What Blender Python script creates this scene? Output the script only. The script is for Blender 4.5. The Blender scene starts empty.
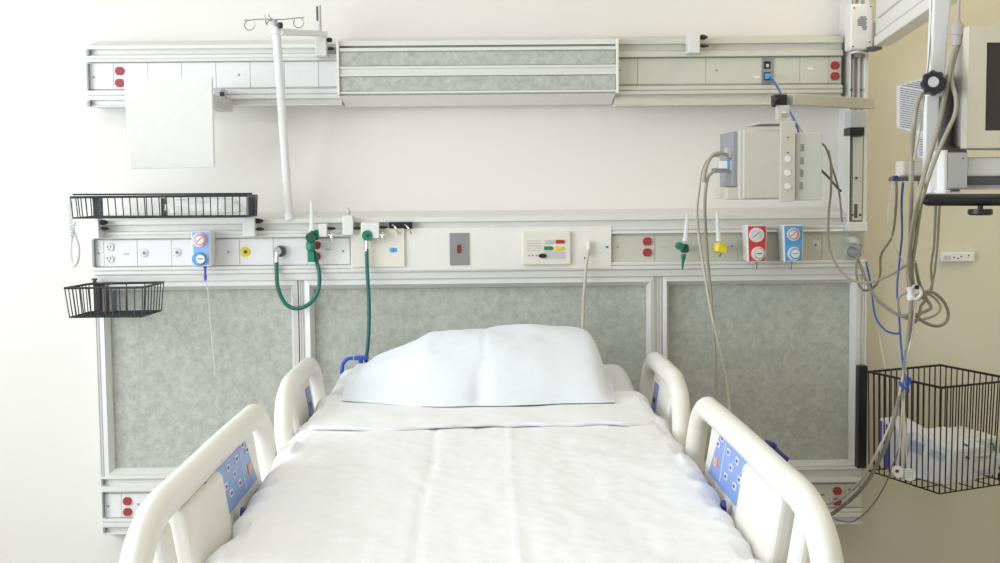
import bpy, bmesh, math, random
from mathutils import Vector, Matrix, noise
random.seed(7)
S = bpy.context.scene
COL = S.collection
PI = math.pi

# ------------------------------------------------------------------ camera
D = 3.9                       # camera to the back wall
CZ = 1.40                     # camera height
F = 1185.0
yaw, pit, rol = math.radians(.90), math.radians(4.2), math.radians(-.544)
fw = Vector((math.sin(yaw)*math.cos(pit), math.cos(yaw)*math.cos(pit), -math.sin(pit)))
r0 = Vector((math.cos(yaw), -math.sin(yaw), 0)); u0 = r0.cross(fw)
rt = r0*math.cos(rol)+u0*math.sin(rol); up = -r0*math.sin(rol)+u0*math.cos(rol)
CAM = Vector((0, -D, CZ))

def P(px, py, Y):
    """point of the place at depth Y (wall = 0, towards the bed = negative) read off the survey photo"""
    d = fw*F + rt*(px-500) - up*(py-281.5)
    return CAM + d*((Y+D)/d.y)
def mpp(Y): return (Y+D)/F
def XX(px, py, Y): return P(px, py, Y).x
def ZZ(px, py, Y): return P(px, py, Y).z

cam_d = bpy.data.cameras.new('camera'); cam = bpy.data.objects.new('camera', cam_d); COL.objects.link(cam)
M = Matrix((rt, up, -fw)).transposed().to_4x4(); M.translation = CAM
cam.matrix_world = M
cam_d.sensor_width = 36; cam_d.lens = F/1000*36; cam_d.clip_start = .05
S.camera = cam

# ------------------------------------------------------------------ materials
def mat(name, c, rough=.5, metal=0, var=0, scale=40, bump=0, bscale=200, trans=0, alpha=1, spec=.5, sss=0, coat=0):
    m = bpy.data.materials.new(name); m.use_nodes = True
    nt = m.node_tree; b = nt.nodes['Principled BSDF']
    b.inputs['Base Color'].default_value = (*c, 1)
    b.inputs['Roughness'].default_value = rough; b.inputs['Metallic'].default_value = metal
    b.inputs['Transmission Weight'].default_value = trans; b.inputs['Alpha'].default_value = alpha
    b.inputs['Specular IOR Level'].default_value = spec; b.inputs['Coat Weight'].default_value = coat
    tc = nt.nodes.new('ShaderNodeTexCoord')
    n = nt.nodes.new('ShaderNodeTexNoise'); n.inputs['Scale'].default_value = scale; n.inputs['Detail'].default_value = 5
    nt.links.new(tc.outputs['Object'], n.inputs['Vector'])
    r = nt.nodes.new('ShaderNodeMapRange')
    r.inputs['From Min'].default_value = .3; r.inputs['From Max'].default_value = .7
    v = var if var else .015
    r.inputs['To Min'].default_value = 1-v; r.inputs['To Max'].default_value = 1+v
    nt.links.new(n.outputs['Fac'], r.inputs['Value'])
    h = nt.nodes.new('ShaderNodeHueSaturation'); h.inputs['Color'].default_value = (*c, 1)
    nt.links.new(r.outputs['Result'], h.inputs['Value']); nt.links.new(h.outputs['Color'], b.inputs['Base Color'])
    if bump:
        n2 = nt.nodes.new('ShaderNodeTexNoise'); n2.inputs['Scale'].default_value = bscale; n2.inputs['Detail'].default_value = 4
        nt.links.new(tc.outputs['Object'], n2.inputs['Vector'])
        bp = nt.nodes.new('ShaderNodeBump'); bp.inputs['Strength'].default_value = bump; bp.inputs['Distance'].default_value = .002
        nt.links.new(n2.outputs['Fac'], bp.inputs['Height']); nt.links.new(bp.outputs['Normal'], b.inputs['Normal'])
    return m

WALL = mat('wall_paint', (.80, .775, .73), .6, bump=.15, bscale=300, scale=2)
WALLY = mat('wall_yellow', (.71, .67, .53), .6, bump=.15, bscale=300, scale=2)
CEIL = mat('ceiling_paint', (.88, .87, .84), .8)
FLOOR = mat('floor_vinyl', (.55, .53, .48), .35, var=.05, scale=8)
ALU = mat('painted_aluminium', (.75, .745, .715), .36, .08)
ALUD = mat('aluminium_end', (.30, .31, .31), .45, .4)
PLATE = mat('white_plate', (.80, .80, .79), .4)
PLATE_DIM = mat('dimlit_plate', (.60, .60, .51), .42)  # right-hand cover plates: warm, falling-off light put into the colour
ALU_DIM = mat('grey_dimlit_aluminium', (.63, .62, .54), .36, .08)  # light falloff put into the upper right rail's colour; also the grey cover strip
CREAM = mat('cream_plate', (.80, .785, .73), .4)
CREAML = mat('cream_panel', (.76, .73, .64), .42)
CREAMD = mat('cream_device', (.60, .58, .50), .42)
FAB = bpy.data.materials.new('speckled_fabric')
def fabric(m, c1, c2):
    m.use_nodes = True; nt = m.node_tree; b = nt.nodes['Principled BSDF']; b.inputs['Roughness'].default_value = .85
    tc = nt.nodes.new('ShaderNodeTexCoord')
    a = nt.nodes.new('ShaderNodeTexNoise'); a.inputs['Scale'].default_value = 48; a.inputs['Detail'].default_value = 9; a.inputs['Roughness'].default_value = .75
    nt.links.new(tc.outputs['Object'], a.inputs['Vector'])
    r = nt.nodes.new('ShaderNodeValToRGB'); r.color_ramp.elements[0].position = .36; r.color_ramp.elements[1].position = .66
    r.color_ramp.elements[0].color = (*c1, 1); r.color_ramp.elements[1].color = (*c2, 1)
    nt.links.new(a.outputs['Fac'], r.inputs['Fac']); nt.links.new(r.outputs['Color'], b.inputs['Base Color'])
fabric(FAB, (.37, .39, .35), (.56, .57, .51))
BLACK = mat('black_plastic', (.012, .012, .013), .4)
BLACKW = mat('black_wire_coating', (.010, .011, .013), .45)
DGREY = mat('dark_grey', (.10, .10, .11), .5)
GREY = mat('grey_plastic', (.30, .30, .33), .5)
LGREY = mat('light_grey_plastic', (.55, .55, .55), .45)
STEEL = mat('brushed_steel', (.36, .355, .35), .35, .7)
CHROME = mat('chrome', (.75, .75, .75), .18, 1)
RED = mat('red_outlet', (.42, .03, .03), .4)
REDF = mat('red_face', (.70, .055, .05), .4)
REDD = mat('dark_red', (.20, .02, .02), .5)
GREEN = mat('green_plastic', (.01, .22, .13), .35)
GREEND = mat('dark_green_plastic', (.01, .09, .06), .35)
HOSEG = mat('green_hose_rubber', (.008, .15, .11), .38)
YEL = mat('yellow_plastic', (.82, .66, .02), .4)
BLUEF = mat('blue_face', (.10, .38, .74), .4)
BLUEP = mat('pale_blue_face', (.30, .46, .78), .4)
BLUED = mat('blue_plastic', (.03, .10, .55), .4)
NAVY = mat('navy_plastic', (.02, .025, .22), .4)
BLUEC = mat('blue_cable_rubber', (.03, .12, .45), .45)
WHITEP = mat('white_plastic', (.82, .82, .81), .35)
BEDP = mat('bed_plastic', (.79, .765, .70), .36)
LINEN = mat('white_linen', (.85, .85, .86), .85, bump=.25, bscale=900, spec=.2)
LINENB = mat('pillow_linen', (.78, .81, .85), .85, bump=.2, bscale=900, spec=.2)
CABLE = mat('beige_cable', (.37, .34, .26), .45)
CABLEG = mat('grey_cable', (.26, .24, .20), .45)
CABLEW = mat('white_cable', (.60, .57, .48), .45)
CLEAR = mat('clear_tube', (.85, .88, .9), .15, alpha=.35)
BAG = mat('clear_plastic_bag', (.86, .88, .88), .2, alpha=.55)
PAPER = mat('packaging_white', (.76, .76, .80), .6)
LILAC = mat('packaging_blue_print', (.10, .12, .40), .5)
PINK = mat('pink_ring', (.80, .20, .26), .5)
SCREEN = mat('dark_screen', (.016, .014, .017), .12, coat=.6)
GLASSG = mat('glass_tube', (.88, .9, .9), .12, alpha=.7)
INK = mat('ink', (.13, .13, .14), .6)
ORANGE = mat('orange_print', (.75, .25, .12), .5)
DIFF = mat('lamp_diffuser', (.82, .80, .77), .4)

# ------------------------------------------------------------------ mesh builder
class MB:
    def __init__(s): s.bm = bmesh.new(); s.mi = 0; s.mats = []
    def m(s, material):
        if material not in s.mats: s.mats.append(material)
        s.mi = s.mats.index(material); return s
    def _f(s, vs):
        try:
            f = s.bm.faces.new(vs); f.material_index = s.mi; return f
        except ValueError: return None
    def box(s, x0, x1, y0, y1, z0, z1):
        v = [s.bm.verts.new((x, y, z)) for x in (x0, x1) for y in (y0, y1) for z in (z0, z1)]
        for q in ((0,1,3,2),(4,6,7,5),(0,4,5,1),(2,3,7,6),(0,2,6,4),(1,5,7,3)): s._f([v[i] for i in q])
        return s
    def hexa(s, p):   # 8 points: front quad 4 (ccw) then back quad 4
        v = [s.bm.verts.new(q) for q in p]
        for q in ((0,1,2,3),(7,6,5,4),(0,4,5,1),(1,5,6,2),(2,6,7,3),(3,7,4,0)): s._f([v[i] for i in q])
        return s
    def obox(s, c, ax, ay, az, hx, hy, hz):
        c = Vector(c); ax = Vector(ax).normalized()*hx; ay = Vector(ay).normalized()*hy; az = Vector(az).normalized()*hz
        return s.hexa([c-ax-ay-az, c+ax-ay-az, c+ax-ay+az, c-ax-ay+az, c-ax+ay-az, c+ax+ay-az, c+ax+ay+az, c-ax+ay+az])
    def px(s, x0, y0, x1, y1, Yf, Yb):   # upright box with a front at Yf
        xm, ym = (x0+x1)/2, (y0+y1)/2
        a, b = XX(x0, ym, Yf), XX(x1, ym, Yf); c, d = ZZ(xm, y1, Yf), ZZ(xm, y0, Yf)
        return s.box(a, b, Yf, Yb, c, d)
    def prism(s, poly, fn0, fn1):   # poly 2-D, fn maps to 3-D at each end
        a = [s.bm.verts.new(fn0(*p)) for p in poly]; b = [s.bm.verts.new(fn1(*p)) for p in poly]
        n = len(poly); s._f(a); s._f(b[::-1])
        for i in range(n): s._f([a[i], b[i], b[(i+1)%n], a[(i+1)%n]])
        return s
    def rings(s, rs, cap=True, closed=False):
        R = [[s.bm.verts.new(p) for p in r] for r in rs]; n = len(R[0])
        L = len(R)
        for k in range(L if closed else L-1):
            A, B = R[k], R[(k+1)%L]
            for i in range(n): s._f([A[i], A[(i+1)%n], B[(i+1)%n], B[i]])
        if cap and not closed: s._f(R[0][::-1]); s._f(R[-1])
        return s
    def cyl(s, a, b, r, r2=None, n=20):
        a, b = Vector(a), Vector(b); r2 = r if r2 is None else r2
        w = (b-a).normalized(); u = w.orthogonal().normalized(); v = w.cross(u)
        ring = lambda c, q: [c+(u*math.cos(t)+v*math.sin(t))*q for t in (2*PI*i/n for i in range(n))]
        return s.rings([ring(a, r), ring(b, r2)])
    def lathe(s, a, axis, prof, n=24):   # prof: (distance along axis, radius)
        a, w = Vector(a), Vector(axis).normalized(); u = w.orthogonal().normalized(); v = w.cross(u)
        return s.rings([[a+w*d+(u*math.cos(t)+v*math.sin(t))*max(q, 1e-5) for t in (2*PI*i/n for i in range(n))] for d, q in prof])
    def disc(s, px, py, Y, rpx, h, mat_=None, n=22, r2=None):  # disc facing the camera side (-y)
        if mat_: s.m(mat_)
        c = P(px, py, Y); k = mpp(Y)
        return s.cyl(c, c+Vector((0, -h, 0)), rpx*k, (rpx if r2 is None else r2)*k, n)
    def tube(s, pts, r, n=10, steps=8, closed=False, ry=None, smooth=True):
        pts = [Vector(p) for p in pts]
        if smooth and len(pts) > 2:
            out = []; N = len(pts)
            rng = range(N if closed else N-1)
            for i in rng:
                p0 = pts[(i-1) % N] if (closed or i > 0) else pts[0]
                p1, p2 = pts[i], pts[(i+1) % N]
                p3 = pts[(i+2) % N] if (closed or i+2 < N) else pts[-1]
                for j in range(steps):
                    t = j/steps
                    out.append(.5*((2*p1)+(-p0+p2)*t+(2*p0-5*p1+4*p2-p3)*t*t+(-p0+3*p1-3*p2+p3)*t**3))
            if not closed: out.append(pts[-1])
            pts = out
        N = len(pts); rs = []; u = None
        for i, p in enumerate(pts):
            a = pts[i-1] if (i > 0 or closed) else p; b = pts[(i+1) % N] if (i < N-1 or closed) else p
            w = (b-a)
            if w.length < 1e-9: w = Vector((0, 0, 1))
            w.normalize()
            if u is None: u = w.orthogonal().normalized() if ry is None else Vector(ry)
            u = (u-w*u.dot(w)).normalized(); v = w.cross(u)
            rr = r(i/(N-1)) if callable(r) else r
            ra, rb = rr if isinstance(rr, tuple) else (rr, rr)
            rs.append([p+u*math.cos(t)*ra+v*math.sin(t)*rb for t in (2*PI*k/n for k in range(n))])
        return s.rings(rs, closed=closed)
    def build(s, name, material=None, parent=None, smooth=False, bevel=0, seg=2, sub=0, label=None):
        bmesh.ops.recalc_face_normals(s.bm, faces=s.bm.faces)
        me = bpy.data.meshes.new(name); s.bm.to_mesh(me); s.bm.free()
        for q in (s.mats if s.mats else [material]): me.materials.append(q)
        o = bpy.data.objects.new(name, me); COL.objects.link(o)
        if parent is not None: o.parent = parent; o.matrix_parent_inverse = Matrix.Translation(-parent.location)
        if smooth:
            for p in me.polygons: p.use_smooth = True
            bm = bmesh.new(); bm.from_mesh(me)
            for e in bm.edges:
                if len(e.link_faces) == 2 and e.calc_face_angle(0) > math.radians(50): e.smooth = False
            bm.to_mesh(me); bm.free()
        if bevel:
            b = o.modifiers.new('bevel', 'BEVEL'); b.width = bevel; b.segments = seg; b.limit_method = 'ANGLE'; b.angle_limit = math.radians(40)
        if sub:
            q = o.modifiers.new('sub', 'SUBSURF'); q.levels = q.render_levels = sub
        if label: o['label'] = label
        return o

def thing(name, label, cat, loc, group=None):
    o = bpy.data.objects.new(name, None); COL.objects.link(o); o.location = loc; o.empty_display_size = .05
    o['label'] = label; o['category'] = cat
    if group: o['group'] = group
    return o
def tag(o, label, cat, group=None):
    o['label'] = label; o['category'] = cat
    if group: o['group'] = group
    return o
def struct(o): o['kind'] = 'structure'; return o

# ------------------------------------------------------------------ room shell
XL, XR, YB, HC = -2.7, 2.3, -5.6, 2.75
XS = XX(834.5, 480, 0)          # wall colour turns yellower behind the equipment column
struct(MB().box(XL, XS, 0, .12, 0, HC).build('wall_back', WALL))
struct(MB().box(XS, XR, 0, .12, 0, HC).build('wall_back_right', WALLY))
struct(MB().box(XL-.1, XR+.1, YB, .12, -.1, 0).build('floor', FLOOR))
struct(MB().box(XL-.1, XR+.1, YB, .12, HC, HC+.1).build('ceiling', CEIL))
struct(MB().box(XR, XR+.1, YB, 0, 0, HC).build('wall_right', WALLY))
w = MB()   # left wall with a big window opening
wy0, wy1, wz0, wz1 = -4.6, -.9, .75, 2.45
w.box(XL-.1, XL, YB, wy0, 0, HC); w.box(XL-.1, XL, wy1, 0, 0, HC)
w.box(XL-.1, XL, wy0, wy1, 0, wz0); w.box(XL-.1, XL, wy0, wy1, wz1, HC)
struct(w.build('wall_left', WALL))
w = MB()
for y in (wy0, (wy0*2+wy1)/3, (wy0+wy1*2)/3, wy1-.05): w.box(XL-.08, XL-.02, y, y+.05, wz0, wz1)
w.box(XL-.08, XL-.02, wy0, wy1, wz0, wz0+.05); w.box(XL-.08, XL-.02, wy0, wy1, wz1-.05, wz1)
struct(w.build('window_1', WHITEP))
struct(MB().box(XL-.001, XX(84, 500, 0), -.015, 0, 0, .10).build('baseboard_back', LGREY))

# ------------------------------------------------------------------ head wall
YL, YR_, YP = -.105, -.075, -.088     # lips, recesses, cover plates
def channel(name, rows, x0, x1, parent, m=ALU, refx=480, endcaps=True):
    """rows: list of (Y, image row) closed by the wall; same section all along"""
    poly = [(Y, ZZ(refx, py, Y)) for Y, py in rows]
    mb = MB(); mb.prism(poly, lambda a, b: (x0, a, b), lambda a, b: (x1, a, b))
    return mb.build(name, m, parent, bevel=.0012, seg=1)

def screw(mb, px, py, Y=YP, r=.9):
    mb.disc(px, py, Y+.001, r, .0035, STEEL, 8)
def screws(parent, pts, Y=YP, m_=GREY):
    for px, py in pts:
        mb = MB(); mb.disc(px, py, Y-.002, 1.1, .003, m_, 8); mb.build('screw', None, parent)
def tabs(parent, pts, hw=2.6, hh=.8, m_=None, Y=YP):
    for px, py in pts: MB().m(m_ or LGREY).px(px-hw, py-hh, px+hw, py+hh, Y-.0045, Y).build('label_tab', None, parent)
def outlet(parent, px, py, Y, body, w=4.6, h=4.1, label=None, slots=INK):
    """one duplex face: rounded button with slots"""
    c = P(px, py, Y); k = mpp(Y); mb = MB().m(body)
    n = 24; prof = []
    for i in range(n):
        t = 2*PI*i/n; x = math.cos(t)*w; z = math.sin(t)*w
        z = max(-h, min(h, z)); prof.append((x*k, z*k))
    mb.prism(prof, lambda a, b: (c.x+a, Y+.002, c.z+b), lambda a, b: (c.x+a*.93, Y-.006, c.z+b*.93))
    mb.m(slots)
    for dx, dz, sw, sh in ((-1.5, .7, .45, 1.3), (1.5, .7, .45, 1.1)):
        mb.box(c.x+(dx-sw)*k, c.x+(dx+sw)*k, Y-.0068, Y-.005, c.z+(dz-sh)*k, c.z+(dz+sh)*k)
    q = Vector((c.x, Y-.005, c.z-2*k)); mb.cyl(q, q+Vector((0, -.0018, 0)), .8*k, n=8)
    return mb.build('outlet', None, parent, label=label)
def gasport(parent, px, py, ring=CREAM, core=LGREY, label=None, r=5.2):
    mb = MB(); mb.disc(px, py, YP, r, .004, ring); mb.disc(px, py, YP-.004, r*.80, .0006, LGREY if ring is not YEL else YEL); mb.disc(px, py, YP-.0046, r*.72, .003, CREAM if ring is not YEL else YEL, r2=r*.66)
    mb.disc(px, py, YP-.006, r*.36, .004, core); mb.disc(px, py, YP-.009, r*.17, .002, DGREY)
    return mb.build('gas_port', None, parent, smooth=True, label=label)
def plates(parent, edges, y0, y1, m, Y=YP, gap=.16):
    for a, b in zip(edges[:-1], edges[1:]):
        MB().px(a+gap, y0(.5*(a+b)), b-gap, y1(.5*(a+b)), Y-.003, Y+.008).build('cover_plate', m, parent, bevel=.0008, seg=1)
def lin(xa, ya, xb, yb): return lambda x: ya+(yb-ya)*(x-xa)/(xb-xa)

# --- upper raceway (two runs either side of the lamp)
def run(name, label, rows, ref, xa, xb, cat='wall rail'):
    t = thing(name, label, cat, (0.5*(xa+xb), 0, ZZ(ref, rows[-1][1], 0)))
    channel('rail_channel', rows, xa, xb, t, m=ALU_DIM if xa > 0 else ALU, refx=ref)
    return t
upL = [(0, 41.4), (-.098, 45.3), (YL, 45.6), (YL, 49.3), (-.088, 49.6), (-.088, 54.6), (YL, 55.6), (YL, 58.5), (-.100, 59), (YL, 62.0), (YP+.004, 62.6), (YP+.004, 90),
       (YL, 90.6), (YL, 95), (-.099, 95.6), (YL, 96.2), (YL, 100), (-.088, 100.6), (-.088, 105.2), (-.095, 105.4), (-.095, 107), (0, 108.5)]
xa = XX(87, 76, YL); xb = XX(341, 70, YL)
U1 = run('headwall_raceway', 'upper white aluminium power rail running left of the grey-fronted lamp', upL, 100, xa, xb)
mb = MB().m(ALUD)
mb.px(86.3, 49.6, 88.9, 54.9, -.107, -.06); mb.px(86.6, 63, 88.3, 90, -.107, -.07); mb.px(87.2, 100.8, 90, 106.3, -.107, -.06)
mb.build('end_cap', None, U1)
plates(U1, [88.6, 113.5, 147.8, 181.6, 216, 250.3, 284.5, 318.6, 339], lin(100, 63.2, 330, 61.2), lin(100, 89.2, 330, 86.6), PLATE)
screws(U1, ((93.8, 77.3), (239, 75)))
outlet(U1, 119.7, 71, YP-.003, RED, label='upper red socket, fully visible'); outlet(U1, 119.7, 83, YP-.003, RED, label='lower red socket, half behind the white board')
upR = [(0, 34.8), (-.098, 36.5), (YL, 36.8), (YL, 42.2), (-.09, 42.7), (-.09, 48.9), (YL, 49.4), (YL, 55.0), (YP+.004, 56.2), (YP+.004, 83.6),
       (YL, 84.4), (YL, 88), (-.099, 88.6), (YL, 89.2), (YL, 92.4), (-.088, 93), (-.09, 102), (-.095, 102.4), (-.095, 103.8), (0, 105)]
upR = [(a, b+1.0) for a, b in upR]
xc, xd = XX(615, 70, YL), XX(843, 70, YL)
U2 = run('headwall_raceway', 'upper aluminium power rail between the grey-fronted lamp and the right column', upR, 760, xc, xd)
plates(U2, [618, 637.5, 706, 762, 800, 829, 841.5], lin(620, 58.6, 840, 57), lin(620, 84.2, 840, 83), PLATE_DIM)
screws(U2, ((619.8, 70), (716.5, 70.3)))
tabs(U2, ((757, 77.2), (810.2, 68.6)), 3, 1.1, WHITEP)
outlet(U2, 834.8, 65.5, YP-.003, RED, label='upper red socket beside the column'); outlet(U2, 834.8, 76.3, YP-.003, RED, label='lower red socket beside the column')
mb = MB().m(STEEL); mb.px(761.8, 58, 773.6, 83.6, YP-.006, YP); mb.m(BLACK); mb.px(764, 61.2, 770.6, 68.6, YP-.0085, YP); mb.px(764, 72.2, 770.6, 80.2, YP-.0085, YP)
mb.m(LGREY); mb.px(766.2, 64, 769, 67, YP-.0105, YP-.008)
mb.build('data_jack', None, U2)

# --- lamp in the middle of the upper rail
LX0, LX1 = XX(339.6, 70, -.14), XX(616, 70, -.14)
LT = thing('wall_lamp', 'long over-bed wall lamp with two grey fabric strips and white diffuser beneath', 'lamp', ((LX0+LX1)/2, 0, ZZ(480, 100, 0)))
def zl(py, Y=-.14): return ZZ(480, py, Y)
lam = [(0, zl(37.7, 0)), (-.125, zl(40.2, -.125)), (-.13, zl(45, -.13)), (-.105, zl(45.4, -.105)), (-.105, zl(46.4, -.105)), (-.14, zl(47.2)), (-.145, zl(50.5)), (-.134, zl(51.2, -.134)), (-.134, zl(65, -.134)),
       (-.145, zl(65.6, -.145)), (-.145, zl(68)), (-.138, zl(68.4)), (-.138, zl(73)), (-.145, zl(73.4)), (-.145, zl(75.4)), (-.134, zl(76, -.134)), (-.134, zl(90.4, -.134)), (-.145, zl(90.8)), (-.145, zl(92.8)), (-.12, zl(93.6, -.12)), (0, zl(96, 0))]
mb = MB(); mb.prism(lam, lambda a, b: (LX0, a, b), lambda a, b: (LX1, a, b)); mb.build('housing', ALU, LT, bevel=.001, seg=1)
for a, b in ((51.3, 64.9), (76.1, 90.3)):
    MB().box(LX0+.004, LX1-.004, -.139, -.13, zl(b, -.139), zl(a, -.139)).build('fabric_strip', FAB, LT)
mb = MB()
q = [P(340, 96, -.13), P(616, 93.4, -.13), P(611, 104.2, -.045), P(346, 107.2, -.045)]
q2 = [v+Vector((0, .02, .012)) for v in q]; mb.hexa([q[0], q[3], q[2], q[1], q2[0], q2[3], q2[2], q2[1]]); mb.build('diffuser', DIFF, LT)
for x, e in ((LX0, -1), (LX1, 1)):
    MB().box(min(x, x+e*.008), max(x, x+e*.008), -.15, 0, zl(94, -.15), zl(39, -.15)).build('end_cap', CREAM, LT, bevel=.002)

# --- middle raceway
def md(px): return -.0092*(px-260)          # slope of rows in the photo, used only to read heights
mid = [(0, 212.5), (-.095, 218.4), (YL, 219.0), (YL, 223.6), (-.09, 224.2), (-.09, 230), (YL, 230.8), (YL, 233.5), (-.1, 234), (YL, 237.2), (YP+.004, 238), (YP+.004, 265.4),
       (YL, 266), (YL, 269), (-.099, 269.5), (YL, 270), (YL, 273.2), (-.094, 273.8), (-.094, 275), (-.095, 275.4), (-.093, 280.4), (0, 281.4)]
xe, xf = XX(92.2, 245, YL), XX(866.5, 245, YL)
MR = run('headwall_raceway', 'long middle service rail with gas ports and sockets above the grey panels', mid, 262, xe, xf)
MB().px(92.0, 240, 94.0, 267, -.107, -.06).build('end_cap', ALUD, MR)
t0, t1 = lin(100, 240.2, 840, 233.9), lin(100, 266.2, 840, 260.8)
plates(MR, [94.2, 104, 137.3, 171.5, 205, 239.5, 273.7, 307.6, 350], t0, t1, PLATE)
plates(MR, [612, 655, 700, 738, 799, 821.8, 865], t0, t1, PLATE_DIM)
mb = MB().px(350.8, 227.5, 611.4, 269.6, -.108, -.08); mb.build('fascia', CREAM, MR, bevel=.001, seg=1, label='tall cream fascia above the pillow')
for px, py in ((109.7, 247.2), (109.7, 258.8)): outlet(MR, px, py, YP-.003, WHITEP, w=4.2, h=3.8, label='white socket at the left end')
for px, py in ((316.3, 245.2), (316.3, 256.4)): outlet(MR, px, py, YP-.003, RED, label='red socket behind the green flowmeter')
outlet(MR, 647.2, 241.4, YP-.003, RED, label='upper red socket right of the pillow'); outlet(MR, 647.2, 252.4, YP-.003, RED, label='lower red socket right of the pillow')
gasport(MR, 144, 253, label='white gas port'); gasport(MR, 177, 252.4, label='white gas port, half behind the gauge'); gasport(MR, 245.6, 251.8, YEL, DGREY, 'yellow gas port')
gasport(MR, 815.6, 245, label='cream gas port')
screws(MR, ((98.8, 253.4), (228.6, 252), (343, 251), (617.6, 247), (732, 246), (860, 244.8)))
tabs(MR, ((126, 254), (328, 249.5), (663.5, 247), (834, 244)))
screws(MR, ((357, 250), (607, 247), (585, 258)), -.107, DGREY)
# switch plate
sw = MB().m(STEEL); sw.px(449.6, 233, 469.2, 265.2, -.112, -.105); so = sw.build('switch_plate', None, MR, bevel=.001, seg=1)
MB().m(REDD).px(457, 244.8, 461, 253.2, -.118, -.11).build('rocker', None, so, bevel=.001, label='dark red rocker')
# raised cream plate with blue tag
mb = MB().m(CREAML).px(351.5, 228, 404.5, 267, -.118, -.105); mb.m(BLUEF)
c = P(392, 250, -.118); k = mpp(-.118); mb.cyl(c, c+Vector((0, -.002, 0)), 2.6*k, n=14); c.x += 3*k; mb.cyl(c, c+Vector((0, -.002, 0)), 2.2*k, n=14)
mb.build('tagged_plate', None, MR, bevel=.001, seg=1, label='raised cream plate with a small blue tag')
mb = MB().m(BLACK).px(389, 222, 412, 229, -.118, -.1); bo = mb.build('hook_bar', None, MR, bevel=.0015)
mb = MB().m(CHROME)
for px in (395.5, 408): mb.tube([P(px-3, 225, -.12), P(px, 227.5, -.13), P(px+2, 231, -.13), P(px+3.5, 233.5, -.122)], .0032, 8)
mb.build('hooks', None, bo, smooth=True)
# nurse call panel
NC = MB().m(CREAML).px(522.4, 231.6, 570.6, 264.8, -.122, -.105).build('call_panel', None, MR, bevel=.003, label='cream call panel with four coloured buttons')
mb = MB().m(LGREY)
for i in range(5): mb.px(527, 240.5+i*2.4, 541, 241.3+i*2.4, -.1232, -.12)
mb.px(544, 251.2, 565.4, 259, -.1226, -.12)
mb.m(INK)
for x in (529, 532.4, 536.6): mb.disc(x, 255.6, -.121, .7, .003, INK, 8)
mb.build('grille', None, NC)
for x, y, m_, l_ in ((549, 241.7, LGREY, 'grey'), (560, 241.7, RED, 'red'), (548.2, 248.2, GREEN, 'green'), (559.4, 248.2, YEL, 'yellow')):
    mb = MB().m(m_).px(x-4.2, y-1.8, x+3.2, y+1.8, -.126, -.121); mb.disc(x+3.3, y, -.122, 1.7, .004, m_, 12)
    mb.build('button', None, NC, bevel=.0008, seg=1, label=l_+' button')
mb = MB().m(BLACK); c = P(542.6, 255.8, -.122); k = mpp(-.12)
mb.prism([(math.cos(t)*4.2*k, math.sin(t)*2.4*k) for t in (2*PI*i/18 for i in range(18))], lambda a, b: (c.x+a, -.121, c.z+b), lambda a, b: (c.x+a*.9, -.127, c.z+b*.9)); mb.build('sensor', None, NC, label='black oval sensor')

# --- bottom raceway
bot = [(-.0, 476.2), (YL, 476.6), (YL, 479.2), (-.09, 479.7), (-.09, 485.4), (YL, 486.6), (YL, 491.8), (YP+.004, 493.4), (YP+.004, 518), (YL, 518.6), (YL, 522), (-.099, 522.5), (YL, 523.4), (YL, 527.4), (-.09, 528), (-.09, 532), (YL, 532.6), (YL, 534.6), (0, 534.8)]
xg, xh = XX(101.2, 505, YL), XX(862.6, 500, YL)
BR = run('headwall_raceway', 'lowest service rail with red sockets below the grey panels', bot, 112, xg, xh)
mb = MB().m(ALUD).px(101.2, 479.8, 103.2, 485.6, -.107, -.06); mb.px(102, 493.6, 103.4, 518, -.107, -.07); mb.px(103, 528.2, 105.2, 533, -.107, -.06); mb.build('end_cap', None, BR)
t0, t1 = lin(110, 494.2, 850, 484), lin(110, 517.6, 850, 507.4)
plates(BR, [103.2, 121.6, 156, 200, 240], t0, t1, PLATE); plates(BR, [780, 806, 845, 861.6], t0, t1, PLATE_DIM)
screws(BR, ((108.5, 506), (138.5, 504), (856.4, 496.2)))
tabs(BR, ((821.8, 495), (851, 489.6)), 3, .6, INK)
for a, b, l in ((127.5, 501, 'upper red socket at the left end'), (127.7, 511.8, 'lower red socket at the left end'), (837.2, 490.8, 'upper red socket at the right end'), (837, 501.5, 'lower red socket at the right end')): outlet(BR, a, b, YP-.003, RED, label=l)

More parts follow.
